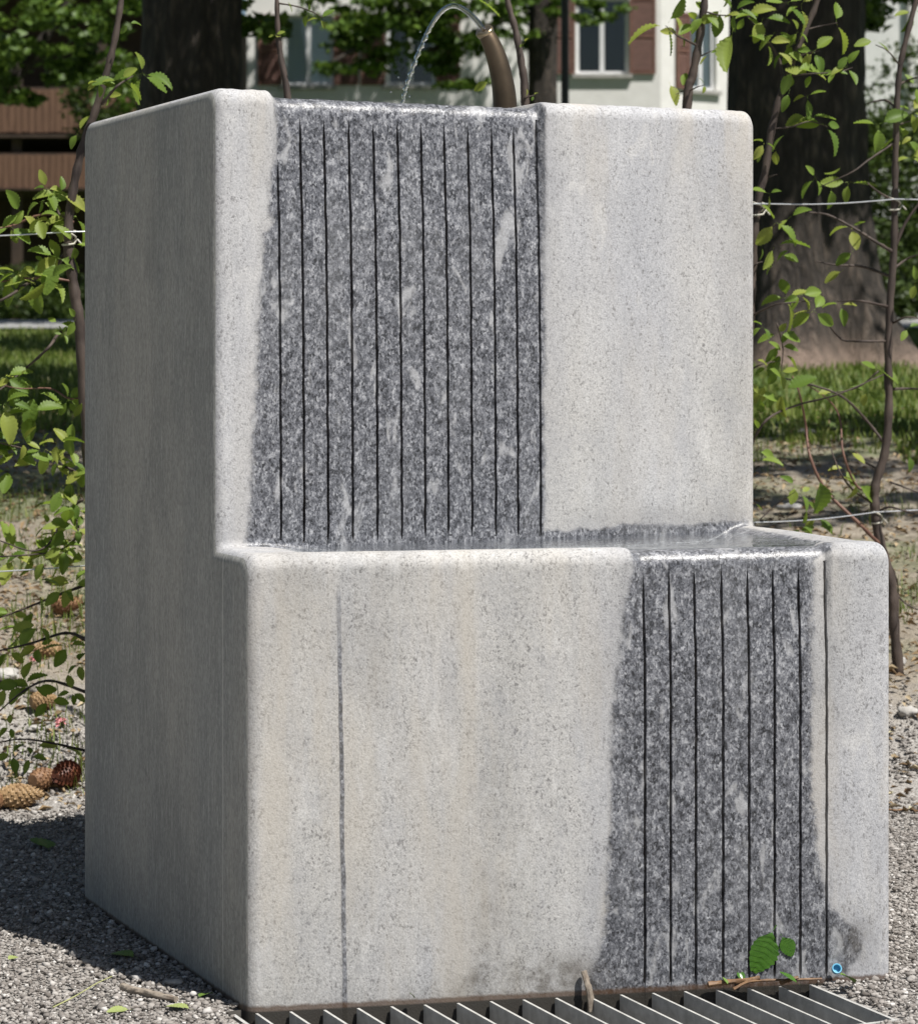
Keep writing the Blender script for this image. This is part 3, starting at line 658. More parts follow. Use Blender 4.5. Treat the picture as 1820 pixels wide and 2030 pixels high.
S1 = sapling([(246, -60), (240, 0), (226, 85), (207, 160), (188, 222), (164, 290), (148, 360), (136, 440), (138, 505), (148, 580), (159, 650), (166, 760), (182, 960), (215, 1200), (225, 1590)], (11, 27), 6.9,
  [([(203, 205), (232, 170), (263, 150)], 7), ([(145, 440), (110, 424), (70, 428), (30, 445), (0, 452), (-40, 470)], 7), ([(118, 425), (104, 395), (92, 374)], 5), ([(136, 492), (112, 524), (62, 556), (20, 585), (-30, 610)], 11),
   ([(148, 558), (100, 551), (50, 551), (0, 558), (-30, 560)], 6), ([(160, 643), (118, 660), (95, 690), (45, 735), (0, 772), (-40, 790)], 8), ([(162, 788), (135, 789), (100, 770), (40, 770), (-10, 760)], 5), ([(158, 940), (130, 925), (105, 912), (60, 893), (0, 878), (-20, 874)], 6),
   ([(164, 990), (140, 1008), (118, 1043), (95, 1080), (60, 1092), (0, 1072)], 7), ([(168, 1160), (100, 1186), (40, 1210), (-20, 1232)], 7), ([(170, 1268), (130, 1255), (60, 1276), (-10, 1292)], 8), ([(172, 1373), (100, 1350), (50, 1368), (-10, 1418)], 7), ([(176, 1490), (100, 1473), (40, 1466), (-20, 1476)], 6), ([(150, 1010), (153, 1060), (120, 1090), (60, 1100), (-10, 1104)], 6)],
  [(197, 163, 6, 26), (282, 146, 5, 38), (238, 156, 3, 32), (211, 190, 3, 20), (255, 46, 2, 20), (155, 262, 1, 22), (92, 374, 4, 28), (82, 398, 2, 40), (119, 384, 3, 35), (75, 428, 3, 30), (41, 422, 2, 35), (102, 438, 4, 28), (150, 428, 4, 35), (20, 449, 3, 35), (95, 466, 2, 38), (146, 483, 2, 30),
   (112, 510, 2, 45), (85, 520, 3, 25), (61, 554, 3, 45), (34, 540, 3, 25), (99, 551, 3, 40), (17, 551, 2, 40), (7, 605, 1, 40), (150, 632, 1, 22), (115, 640, 2, 26), (125, 662, 2, 16),
   (9, 747, 2, 40), (30, 756, 3, 32), (70, 777, 3, 42), (6, 802, 3, 50), (61, 817, 2, 38), (134, 793, 6, 26), (143, 832, 1, 28), (9, 878, 3, 30), (46, 875, 3, 30), (37, 893, 2, 36), (88, 890, 3, 36), (113, 878, 2, 30), (140, 890, 2, 32), (143, 912, 2, 36), (116, 912, 2, 30), (18, 927, 3, 52), (155, 924, 2, 28),
   (122, 966, 1, 40), (140, 948, 2, 25), (143, 991, 1, 22), (134, 1006, 2, 32), (155, 1009, 3, 28), (128, 1043, 3, 30), (94, 1040, 2, 26), (113, 1061, 2, 32), (152, 1046, 4, 28), (24, 1070, 2, 28), (27, 1104, 3, 42), (61, 1094, 3, 42), (104, 1091, 4, 32), (91, 1110, 2, 30), (128, 1085, 3, 30), (158, 1088, 3, 28), (146, 1158, 3, 32), (125, 1168, 2, 26),
   (45, 1250, 2, 36), (24, 1217, 3, 30), (78, 1238, 4, 36), (78, 1279, 2, 26), (135, 1279, 4, 30), (16, 1291, 2, 26), (155, 1315, 3, 28), (12, 1360, 2, 26), (45, 1356, 3, 28), (65, 1364, 2, 28), (98, 1389, 2, 28), (143, 1372, 4, 26), (122, 1483, 1, 26), (24, 1495, 2, 24), (60, 1500, 2, 22), (20, 1440, 2, 22)],
  'leafy hedge sapling with a brown leaning stem beside the shaded side of the granite block', red=(1, 4, 6))
S2 = sapling([(546, -60), (549, 0), (551, 60), (558, 120), (570, 190), (585, 400), (590, 900), (590, 1500)], (8, 18), 7.25, [([(550, 5), (590, 12), (618, 22), (640, 34)], 4), ([(552, 70), (545, 68)], 3)],
  [(612, 24, 2, 20), (634, 36, 3, 22), (545, 68, 3, 13), (575, 10, 1, 18)], 'thin bare hedge sapling rising behind the wet granite lip towards the pale blue window')
S3 = sapling([(1000, -60), (1006, 0), (1021, 55), (1033, 120), (1041, 200), (1050, 500), (1050, 1450)], (10, 20), 7.45, [([(1040, 195), (1050, 190), (1060, 187)], 3), ([(1028, 90), (1040, 84)], 3), ([(985, -40), (975, -15), (968, 5)], 3)],
  [(966, 8, 1, 44), (1040, 84, 2, 12), (955, 168, 1, 30), (1058, 188, 2, 10), (1045, 180, 1, 16)], 'thin dark hedge sapling right beside the bronze spout')
S4 = sapling([(1402, -60), (1397, 0), (1386, 80), (1373, 150), (1362, 205), (1350, 500), (1345, 1420)], (13, 22), 7.6, [([(1383, 90), (1360, 78), (1340, 68), (1320, 50)], 5), ([(1378, 115), (1400, 105), (1415, 98)], 4), ([(1365, 180), (1382, 172), (1398, 167)], 3), ([(1366, 178), (1352, 180), (1340, 186)], 3), ([(1394, 20), (1420, 28), (1450, 30)], 5)],
  [(1323, 46, 3, 58), (1348, 66, 3, 32), (1380, 44, 4, 34), (1396, 30, 3, 34), (1440, 97, 1, 66), (1405, 106, 2, 24), (1358, 152, 1, 36), (1336, 182, 1, 48), (1397, 167, 2, 13), (1455, 22, 4, 46), (1430, 18, 3, 36)], 'hedge sapling with large fresh leaves rising behind the dry granite corner')
S5 = sapling([(1634, -50), (1617, 9), (1588, 80), (1569, 125), (1554, 167), (1532, 245), (1516, 343), (1503, 396), (1494, 484), (1490, 572), (1484, 700), (1470, 1000), (1470, 1400)], (11, 20), 7.75,
  [([(1552, 170), (1546, 120), (1520, 75), (1490, 40), (1470, 15)], 6), ([(1575, 115), (1600, 105), (1625, 100)], 4), ([(1560, 150), (1610, 145), (1660, 142), (1690, 133)], 4), ([(1590, 60), (1620, 52), (1660, 44)], 4), ([(1530, 255), (1570, 250), (1605, 240), (1640, 250)], 4), ([(1512, 360), (1525, 350), (1540, 345)], 4), ([(1494, 470), (1520, 455), (1550, 440)], 4), ([(1490, 535), (1500, 522), (1512, 518)], 4),
   ([(1486, 628), (1530, 606), (1560, 600), (1610, 596)], 5), ([(1484, 735), (1510, 722), (1545, 715)], 4), ([(1484, 890), (1520, 832), (1580, 803), (1660, 782), (1752, 742)], 6), ([(1490, 1045), (1540, 1000), (1576, 975)], 3), ([(1540, 640), (1552, 690), (1548, 740)], 4)],
  [(1477, 31, 4, 36), (1512, 35, 3, 40), (1538, 62, 2, 40), (1521, 84, 3, 32), (1560, 5, 3, 36), (1587, 9, 3, 40), (1657, 44, 2, 48), (1582, 62, 3, 26), (1613, 101, 4, 38), (1573, 84, 3, 32), (1573, 136, 3, 42), (1609, 145, 3, 32), (1657, 141, 4, 24), (1679, 132, 3, 28), (1556, 101, 3, 28), (1565, 180, 2, 36), (1600, 189, 3, 30), (1604, 229, 2, 40), (1635, 246, 4, 42),
   (1516, 282, 3, 26), (1543, 279, 1, 28), (1538, 310, 1, 28), (1506, 312, 1, 22), (1525, 383, 3, 26), (1538, 440, 3, 40), (1565, 431, 2, 28), (1534, 488, 2, 50), (1565, 510, 1, 38), (1536, 524, 2, 32), (1560, 458, 1, 28), (1510, 488, 2, 26), (1560, 590, 4, 44), (1587, 585, 4, 34), (1613, 616, 4, 32), (1512, 647, 3, 26), (1543, 660, 3, 30), (1547, 685, 3, 30),
   (1553, 700, 3, 30), (1521, 728, 3, 26), (1545, 738, 3, 28), (1521, 760, 2, 42), (1549, 775, 2, 46), (1505, 783, 3, 28), (1493, 827, 2, 26), (1501, 894, 2, 30), (1501, 913, 2, 32), (1576, 961, 2, 28), (1628, 985, 1, 58), (1588, 977, 3, 28), (1505, 1004, 1, 22), (1588, 1042, 3, 34)],
  'hedge sapling full of pale green leaves in front of the broad dark tree trunk')
S6 = sapling([(1830, -50), (1807, 35), (1785, 128), (1778, 211), (1776, 282), (1774, 387), (1772, 497), (1765, 594), (1761, 700), (1762, 819), (1754, 898), (1736, 960), (1735, 1016), (1745, 1075), (1768, 1160), (1772, 1233), (1783, 1312)], (10, 22), 8.2,
  [([(1772, 500), (1735, 478), (1690, 450), (1640, 425), (1600, 420)], 8), ([(1766, 548), (1710, 528), (1660, 525), (1620, 518)], 7), ([(1762, 608), (1710, 597), (1660, 597)], 7), ([(1761, 676), (1700, 676), (1668, 672), (1640, 640), (1627, 622)], 6), ([(1773, 492), (1797, 438), (1840, 380)], 9), ([(1777, 170), (1800, 158), (1835, 148)], 6), ([(1776, 214), (1757, 198), (1735, 200), (1720, 204)], 6), ([(1785, 130), (1760, 100), (1736, 88)], 4),
   ([(1750, 1085), (1700, 1035), (1640, 975), (1606, 905), (1597, 840), (1585, 780), (1571, 745)], 8), ([(1755, 880), (1715, 830), (1668, 785), (1600, 760), (1556, 750)], 7), ([(1740, 930), (1722, 920), (1700, 912)], 5), ([(1734, 1000), (1690, 970), (1665, 935), (1648, 892)], 6), ([(1736, 968), (1700, 965), (1672, 900), (1665, 830), (1640, 790), (1580, 750)], 6), ([(1745, 1012), (1765, 1005), (1800, 1014), (1840, 1016)], 6), ([(1770, 1170), (1800, 1200), (1840, 1215)], 5), ([(1757, 1100), (1778, 1150), (1782, 1200), (1778, 1260)], 4), ([(1773, 282), (1720, 318), (1690, 340), (1625, 370)], 5), ([(1772, 771), (1800, 770), (1840, 772)], 7), ([(1764, 955), (1790, 965), (1830, 980)], 5), ([(1776, 400), (1742, 380), (1720, 362)], 6), ([(1774, 530), (1800, 512), (1840, 498)], 6), ([(1770, 640), (1800, 628), (1840, 636)], 5), ([(1776, 250), (1800, 240), (1840, 235)], 4), ([(1742, 735), (1700, 768), (1640, 780)], 4)],
  [(1736, 79, 2, 30), (1741, 246, 3, 40), (1763, 282, 1, 32), (1789, 277, 3, 34), (1807, 220, 4, 32), (1807, 312, 3, 30), (1811, 22, 3, 30), (1657, 339, 1, 28), (1617, 352, 3, 32), (1683, 361, 3, 40), (1648, 392, 1, 28), (1688, 449, 3, 36), (1675, 510, 1, 28), (1653, 546, 1, 46), (1666, 603, 3, 32), (1742, 732, 2, 30), (1718, 775, 3, 24), (1659, 775, 2, 26), (1699, 957, 3, 42), (1675, 929, 2, 28), (1620, 1024, 3, 28), (1620, 1044, 2, 34), (1805, 917, 1, 28), (1700, 905, 1, 24), (1812, 270, 3, 30), (1815, 170, 2, 30), (1800, 650, 2, 26), (1815, 560, 2, 26)],
  'tall sparse hedge sapling with a kinked stem and thin side twigs on the soil bank', red=(8, 12))
def wire(pts, label):
    p0 = pts[0]; w_ = thing('fence_wire', p0, label, 'wire', 'wires of the sapling hedge')
    q = []
    for i in range(len(pts)-1):
        for k in range(8):
            t = k/8; q.append(pts[i].lerp(pts[i+1], t)+Vector((0, 0, -.008*math.sin(math.pi*t))))
    q.append(pts[-1]); MB().tube(q, .0021, 6).build('wire_strand', M['wire'], w_, smooth=True, off=p0)
    return w_
def knots(w_, spots):
    for (x, y, Y, rr_) in spots:
        c = P(x, y, Y)
        h = [c+Vector((rr_*math.cos(t), rr_*math.sin(t), .012*math.sin(t*.5)-.004*t*.6)) for t in np.linspace(0, 12, 30)]+[c+Vector((rr_*1.3, -rr_*.5, -.02)), c+Vector((rr_*2.0, -rr_*.8, -.035))]
        MB().tube(h, .0028, 6).build('wire_tie', M['tie'], w_, smooth=True, off=w_.location)
w1 = wire([P(-700, 464, 6.87), P(-250, 466, 6.87), P(136, 459, 6.87), P(820, 430, 7.3), P(1503, 403, 7.72), P(1774, 394, 8.16), P(2200, 388, 8.6)], 'upper fence wire tied to the saplings behind the granite block'); knots(w1, [(137, 459, 6.9, .018), (1503, 403, 7.75, .017), (1774, 394, 8.2, .017)])
w2 = wire([P(-700, 1142, 6.87), P(-250, 1136, 6.87), P(162, 1122, 6.87), P(820, 1080, 7.3), P(1478, 1036, 7.72), P(1738, 1015, 8.16), P(2200, 980, 8.6)], 'lower fence wire tied to the saplings behind the granite block'); knots(w2, [(1738, 1015, 8.2, .016)])

# ------------------------------------------------------------------ cones, sticks, leaves, small things on the ground
def cone(x, y, lenpx, ang, mat, label, openness=.35, fat=.40, pitch=0.0):
    g = on_ground(x, y); L = lenpx*g.y/FPX; W = L*fat
    root_loc = Vector((g.x, g.y, gz(g.x, g.y)))
    b = MB(); N = 120; gold = math.pi*(3-5**.5)
    prof = lambda s: math.sin(math.pi*(.10+.86*s)**.85)**.7
    ring = [(s, W*prof(s)*.80) for s in np.linspace(0, 1, 12)]
    pts = [Vector((L*(s-.5), 0, 0)) for s, r in ring]; b.tube(pts, [max(r, .001) for s, r in ring], 12)
    for i in range(N):
        s = (i+.5)/N; th = i*gold; r = W*prof(s)
        ax = Vector((1, 0, 0)); rad = Vector((0, math.cos(th), math.sin(th))); tg = ax.cross(rad)
        c = ax*(L*(s-.5))+rad*r*.72; tipd = (ax*(1-openness)+rad*openness).normalized(); wv = W*.30*(1.15-.5*s); ln = L*.125
        up_ = (rad-tipd*rad.dot(tipd)).normalized()
        q = [c-tg*wv*.5, c+tg*wv*.5, c+tipd*ln*.7+tg*wv*.62+up_*wv*.12, c+tipd*ln+up_*wv*.10, c+tipd*ln*.7-tg*wv*.62+up_*wv*.12, c+tipd*ln*.6+up_*wv*.30, c+rad*r*.20]
        b.add(q, [(0, 1, 6), (1, 2, 5, 6), (0, 6, 5, 4), (2, 3, 5), (3, 4, 5), (0, 4, 3, 2, 1)])
    o = b.build('pine_cone', mat, None); o.location = root_loc+Vector((0, 0, W*.86)); o.rotation_euler = (0, -pitch, ang)
    return tag(o, label, 'cone', 'fallen cones on the bank')
cone(38, 1603, 80, R(20), M['cone_pale'], 'pale brown closed cone lying on its side on lit gravel', .22, .36)
cone(84, 1566, 62, R(62), M['cone'], 'brown cone with its round end out, touching a dark red open cone', .22, .42)
cone(131, 1560, 66, R(250), M['cone_red'], 'dark red brown open cone with spread scales against the granite', .6, .44)
cone(-12, 1607, 62, R(100), M['cone'], 'brown cone mostly hidden past the pale cone on the gravel', .25, .4)
cone(131, 1218, 60, R(10), M['cone'], 'grey brown open cone on the grassy soil below the lower wire', .6, .40)
cone(95, 1305, 52, R(160), M['cone_pale'], 'weathered tan cone beneath the leafy twigs', .45, .40)
cone(85, 1408, 52, R(35), M['cone_pale'], 'faded pinkish tan cone beside a dead leaf heap', .5, .42)
def blossom(x, y, px, label):
    g = on_ground(x, y); s = px*g.y/FPX*.5; b = MB()
    for k in range(16):
        a = random.uniform(0, 6.28); el = random.uniform(.1, 1.2); d = Vector((math.cos(a)*math.cos(el), math.sin(a)*math.cos(el), math.sin(el)))
        t = Vector((-math.sin(a), math.cos(a), 0)); c = d*s*random.uniform(.4, .9); e_ = t.cross(d)
        b.add([c-t*s*.35, c+d*s*.3-e_*s*.3, c+t*s*.35, c+d*s*.35+e_*s*.35], [(0, 1, 2, 3)])
    o = b.build('fallen_blossom', M['pink']); o.location = (g.x, g.y, gz(g.x, g.y)+.004); tag(o, label, 'blossom', 'fallen pink blossoms')
blossom(72, 1316, 26, 'fallen pink blossom near the pale rock'); blossom(120, 1440, 30, 'fallen pink blossom held up by grass blades above the cones'); blossom(93, 1406, 14, 'tiny fallen pink blossom beside the faded cone')
def rock(x, y, px, hpx, label, mat='rock', name='rock', cat='rock', grp=None):
    g = on_ground(x, y); s = px*g.y/FPX*.5; h = hpx*g.y/FPX
    V = ICO; rr = np.array([Vector(v) for v in ICO]); me = []; import bmesh
    bm = bmesh.new(); bmesh.ops.create_icosphere(bm, subdivisions=3, radius=1.0)
    sd = random.uniform(0, 50)
    for v in bm.verts:
        k = 1+.34*float(vnoise(v.co.x*1.8+v.co.z, v.co.y*1.8+v.co.z*1.3, sd, 1)); v.co = Vector((v.co.x*s*k, v.co.y*s*.75*k, (v.co.z*.5*k+.35)*h))
    m = bpy.data.meshes.new(name); bm.to_mesh(m); bm.free(); m.materials.append(M[mat])
    for p in m.polygons: p.use_smooth = True
    o = bpy.data.objects.new(name, m); col.objects.link(o); o.location = (g.x, g.y, gz(g.x, g.y)); tag(o, label, cat, grp)
rock(6, 1345, 72, 26, 'pale whitish rock lying among grass under the leafy twigs')
rock(1786, 1316, 24, 16, 'small pale stone at the foot of the kinked sapling')
rock(1800, 1418, 40, 22, 'pale flat stone on gravel beyond the granite edge')
rock(65, 1447, 26, 10, 'small white pebble between grass and cones'); rock(1600, 860, 42, 12, 'pale stone on the soil bank beside the leafy hedge'); rock(1565, 1010, 44, 14, 'light flat stone on bare soil below the lower wire')
rock(228, 1930, 20, 10, 'small white pebble lying in the shadow of the block'); rock(345, 1952, 34, 12, 'long grey pebble tight beside the base of the shaded face')
def ground_leaf(x, y, px, label, mat, ang, lift=.008, Y=None, tilt=.15, name='fallen_leaf'):
    g = on_ground(x, y) if Y is None else P(x, y, Y); s = px*g.y/FPX
    me = random.choice(LEAVES).copy(); me.materials.clear(); me.materials.append(mat)
    o = bpy.data.objects.new(name, me); col.objects.link(o); o.location = g+Vector((0, 0, lift)); o.rotation_euler = (tilt, random.uniform(-.2, .2), ang); o.scale = (s*1.25, s, s*.5)
    return tag(o, label, 'leaf', 'fallen leaves')
LG = simple('fallen_green_leaf', (.075, .15, .022), (.17, .26, .05), 25, .5, .2); LY = simple('fallen_pale_leaf', (.22, .28, .08), (.36, .40, .16), 25, .5, .2)
ground_leaf(255, 2010, 44, 'pale crumpled green leaf on lit gravel near the broken stick', LY, 2.0); ground_leaf(375, 2008, 50, 'crumpled pale green leaf on gravel at the corner of the block', LY, 1.2)
ground_leaf(395, 1985, 40, 'dark green leaf in shadow beside the broken stick', LG, -.6); ground_leaf(95, 1688, 75, 'large green leaf lying on shaded gravel behind the block corner', LG, .4, .008); ground_leaf(265, 1905, 60, 'large green leaf in deep shadow by the shaded face', LG, .9); ground_leaf(35, 1905, 26, 'yellow green leaf scrap on the lit gravel', LY, 2.6)
ground_leaf(110, 1155, 44, 'pale dry leaf on soil just under the lower wire', LY, .3)
def stick(pts, r, mat, label, name='stick', cat='stick', n=8):
    q = smooth_path(pts, 5); o = MB().tube(q, [r*(1+.10*math.sin(i*1.9)+.06*math.sin(i*4.3))*(1-.25*i/len(q)) for i in range(len(q))], n, .1).build(name, mat, None, smooth=True, sharp=40, off=q[0]); o.location = q[0]; return tag(o, label, cat)
G = lambda x, y, h=.006: Vector((on_ground(x, y).x, on_ground(x, y).y, gz(0, on_ground(x, y).y)+h))
stick([G(243, 1966, .010), G(262, 1972, .009), G(285, 1976, .009), G(318, 1984, .009), G(350, 1992, .010)], .0085, M['stick'], 'short broken stick at the shadow edge on the gravel')
stick([G(105, 2003, .005), G(150, 1984, .009), G(190, 1960, .009), G(222, 1942, .006)], .0016, simple('straw', (.30, .32, .13), (.42, .42, .20), 20, .7, .1), 'long straw stem lying on the gravel', 'straw', 'straw', 5)
stick([G(1760, 1608, .004), G(1778, 1611, .006), G(1800, 1608, .005), G(1825, 1612, .004)], .003, M['barkbit'], 'thin orange brown needle twig on gravel by the granite', 'twig', 'twig', 5)
def front_at(x, y, off=.004):                           # a spot on the lower front face
    u = u_low(x); return loc(u, float(vf(u))-off, z_low(x, y))
fn = (loc(0, VF0)-loc(1, VF0+VF1)).cross(Vector((0, 0, 1))).normalized()
if fn.y > 0: fn = -fn
fu = (loc(1, VF0+VF1)-loc(0, VF0)).normalized()
for (x, y, px, a, lab) in ((1530, 1848, 88, R(-118), 'large wet green leaf stuck across the slots of the wet lower face'), (1549, 1858, 44, R(-62), 'small wet green leaf stuck beside the large leaf on the wet face')):
    p = front_at(x, y, .0035); s = px*p.y/FPX; d = fu*math.cos(a)+Vector((0, 0, 1))*math.sin(a)
    me = LEAVES[2 if px > 50 else 4].copy(); me.materials.clear(); me.materials.append(M['wet_leaf'])
    for v in me.vertices: v.co.z = v.co.z*.02+.018*(1 if (v.index//5) % 2 else -1); v.co.x *= 1.35
    me.update()
    o = bpy.data.objects.new('wet_leaf', me); col.objects.link(o); x_ = d.cross(fn)
    o.matrix_world = Matrix.Translation(p) @ Matrix((x_, d, fn)).transposed().to_4x4() @ Matrix.Scale(s, 4); tag(o, lab, 'leaf')
# twig stub and debris caught at the wall foot on the grate
def foot_at(x, off, z): u = u_low(x); return loc(u, float(vf(u))-off, z)
stick([foot_at(1160, .030, -.03), foot_at(1158, .026, .005), foot_at(1154, .020, .030), foot_at(1152, .012, .050)], .0078, M['stick'], 'grey twig stub standing in the grate against the granite foot', 'twig_stub', 'twig')
stick([foot_at(1395, .018, .010), foot_at(1435, .016, .013), foot_at(1475, .02, .016), foot_at(1495, .022, .020)], .006, M['barkbit'], 'orange bark sliver lying along the foot of the wet face', 'bark_sliver', 'bark')
stick([foot_at(1425, .06, .008), foot_at(1460, .04, .016), foot_at(1500, .022, .014), foot_at(1560, .02, .012), foot_at(1620, .018, .010)], .0032, M['barkbit'], 'thin brown root fibre tangled on the grate end', 'root_fibre', 'twig', 6)
stick([foot_at(1530, .035, .010), foot_at(1548, .03, .014), foot_at(1568, .028, .018)], .005, M['barkbit'], 'short orange wood chip on the grate bars', 'wood_chip', 'wood chip', 6)
for k, (x, off, px, a, lab) in enumerate(((1468, .012, 26, .3, 'ragged green leaf wedged at the foot of the wet face above the bark sliver'), (1555, .05, 40, 1.2, 'dark green leaf wedged upright between the grate bars'), (1655, .075, 46, 2.2, 'bright green leaf standing between the end bars below the blue cap'), (815, .018, 16, 2.0, 'tiny yellow green leaf scrap at the foot of the dry face'), (1428, .03, 18, .8, 'tiny pale leaf scrap among the debris on the grate'))):
    p = foot_at(x, off, .012); ground_leaf(0, 0, 1, lab, M['wet_leaf'] if k in (0, 1) else LG, a)
    o = col.objects[-1]; s = px*p.y/FPX; o.location = p; o.scale = (s*1.2, s, s*.6); o.rotation_euler = (random.uniform(.5, 1.1), random.uniform(-.3, .3), a)
pc = foot_at(1647, .022, .030); b = MB()
ax = Vector((.05, -.9, .45)).normalized(); cap = MB().lathe((0, 0, 0), ax, [(-.007, .009), (-.0065, .0098), (.0065, .0106), (.0072, .0100), (.0070, .0080), (-.003, .0074), (-.0031, .001)], 22).build('bottle_cap', M['blue'], None, smooth=True, sharp=35)
cap.location = pc; tag(cap, 'small blue plastic cap leaning at the end of the grate', 'cap')

# ------------------------------------------------------------------ old trees
def blobs_pts(blobs, dens, leaf=None):
    out = []
    for (c, r) in blobs:
        r = Vector(r) if hasattr(r, '__len__') else Vector((r, r, r*.75)); n = int(dens*r.x*r.y*r.z*4.2)
        if leaf: n = int(dens*math.pi*r.x*r.y*(1.0 if r.z < .62 else 2.2)/(.375*leaf*leaf))
        k = max(6, n//45); cc = rng.normal(0, 1, (k, 3)); cc /= np.linalg.norm(cc, axis=1)[:, None]; cc *= rng.uniform(.25, 1, (k, 1))**.5
        w_ = rng.integers(0, k, n); p = cc[w_]*np.array(r)+rng.normal(0, .13, (n, 3))*np.array([max(.6, r.x), max(.6, r.y), max(.4, r.z)*.55]); out.append(p+np.array(c))
    return np.concatenate(out)
def trunk_mesh(base, top, r0, r1, flare, n=44, m=40, lean=None, seed=0):
    V = []; Fc = []
    for i in range(m):
        s = (i/(m-1))**1.4; c = base.lerp(top, s); zh = (c.z-base.z)
        r = r0+(r1-r0)*s+flare*math.exp(-zh/.42)
        for k in range(n):
            a = 2*math.pi*k/n; rd = 1+.09*math.sin(a*5+seed)*math.exp(-zh/.7)*3+.035*math.sin(a*11+zh*1.2+seed)+.03*math.sin(a*19-zh*2.1)+.02*random.uniform(-1, 1)
            V.append((c.x+math.cos(a)*r*rd, c.y+math.sin(a)*r*rd, c.z))
    for i in range(m-1):
        for k in range(n): Fc.append((i*n+k, i*n+(k+1) % n, (i+1)*n+(k+1) % n, (i+1)*n+k))
    return V, Fc
def tree(x, y_, Y, r0, flare, crown, label, leafsize, dens, limbs, height=9.0, name='old_tree', mat='leaf_tree', seed=0):
    base = Vector(((x-CX)/FPX*Y, Y, 0)); base.z = gz(base.x, Y)-.1
    root = thing(name, base, label, 'tree', 'old park trees')
    V, Fc = trunk_mesh(base, base+Vector((.1, .2, height)), r0, r0*.72, flare, seed=seed)
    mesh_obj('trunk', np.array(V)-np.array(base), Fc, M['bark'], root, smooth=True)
    for lp, r in limbs:
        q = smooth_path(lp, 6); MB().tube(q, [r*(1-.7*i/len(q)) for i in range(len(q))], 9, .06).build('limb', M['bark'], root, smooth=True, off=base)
    C = blobs_pts(crown, dens, leafsize)
    cards('crown', C-np.array(base), rng.uniform(.7, 1.3, len(C))*leafsize, M[mat], '', '', flat=.55, asp=.75, parent=root, up=.2)
    return root
def X_(x, Y): return (x-CX)/FPX*Y
# crown lumps seen in the frame are placed at their own distance, the rest shades the ground out of view
TL = Vector((X_(375, 20), 20, 1.2)); TR = Vector((X_(1578, 18), 18, 1.1))
tree(372, 0, 20.0, .42, .16, [((-4.0, 25.8, 7.6), (3.0, 2.2, 1.6)), ((2.6, 23.7, 8.6), (3.0, 2.6, 1.8)), ((-1.2, 18.8, 5.9), (1.3, 1.0, .7)), (P(510, 30, 22), (.35, .5, .18))],
     'broad dark old tree trunk behind the shaded corner of the granite block', .135, 2.3, [([Vector((TL.x, 20, 7)), Vector((1.6, 23, 8.6))], .2), ([Vector((TL.x, 20, 6.5)), Vector((-4.0, 25, 7.6))], .2), ([Vector((TL.x, 20, 5.2)), Vector((-1.5, 19, 5.9))], .12)], seed=1)
tree(1576, 0, 18.0, .49, .42, [((2.6, 19.5, 8.0), (3.4, 2.6, 1.8)), ((5.0, 18.2, 7.6), (2.6, 2.6, 1.7)), ((3.4, 16.9, 6.3), (1.7, 1.0, .7)), ((3.2, 16.8, 5.5), (1.3, .6, .63)), ((4.9, 17.0, 7.4), (1.3, 1.1, .7)), ((2.2, 22.0, 8.4), (2.4, 2.2, 1.7)), ((4.6, 22.5, 8.0), (3, 2.4, 1.7)), ((7.2, 20.5, 8.0), (2.2, 2.4, 1.7)),
      (P(1745, 20, 24), (.45, .5, .30)), (P(1720, -20, 23), (.6, .5, .25))],
     'broad dark old tree trunk with flaring roots beside the dry granite corner', .135, 2.3, [([TR+Vector((0, 0, 5)), Vector((1.4, 20, 8.2))], .2), ([TR+Vector((0, 0, 5.2)), Vector((5, 18.4, 7.6))], .2), ([TR+Vector((0, 0, 4.4)), Vector((3.0, 17.2, 5.9)), Vector((3.8, 16.3, 6.5))], .12)], seed=4)
tree(1072, 0, 46.0, .29, .12, [((.2, 47, 12.2), (4.6, 2.2, 2.0)), ((4.0, 49, 12.4), (3.0, 2.4, 1.6)), ((-3.6, 49, 12.0), (3.4, 2.4, 1.8)), ((.6, 51, 13.5), (4.4, 1.8, 1.8)), ((-1.0, 51.5, 11.0), (3.2, 1.2, .8)),
      (P(800, 70, 45), (1.3, .9, .72)), (P(900, 120, 45), (.95, .7, .45)), (P(720, 115, 44.5), (.70, .6, .2)), (P(660, 135, 44), (.38, .5, .13)), (P(880, 30, 45), (1.5, .9, .7)), (P(1010, 40, 46), (.65, .7, .6)), (P(1090, 30, 46), (.7, .7, .45)), (P(1180, 25, 47), (.6, .7, .26)), (P(640, 15, 44), (.4, .5, .18)), (P(930, 165, 45), (.4, .5, .10)), (P(780, 15, 44), (1.1, .8, .45))],
     'slim dark tree in front of the white house with branches hanging over its windows', .15, 1.5, [([Vector((X_(1072, 46), 46, 8.4)), P(1000, 30, 46), P(900, 80, 45.4), P(820, 110, 45)], .10), ([Vector((X_(1072, 46), 46, 9)), P(900, -30, 45), P(760, 60, 44.6), P(650, 128, 44)], .09)], height=12, seed=7)
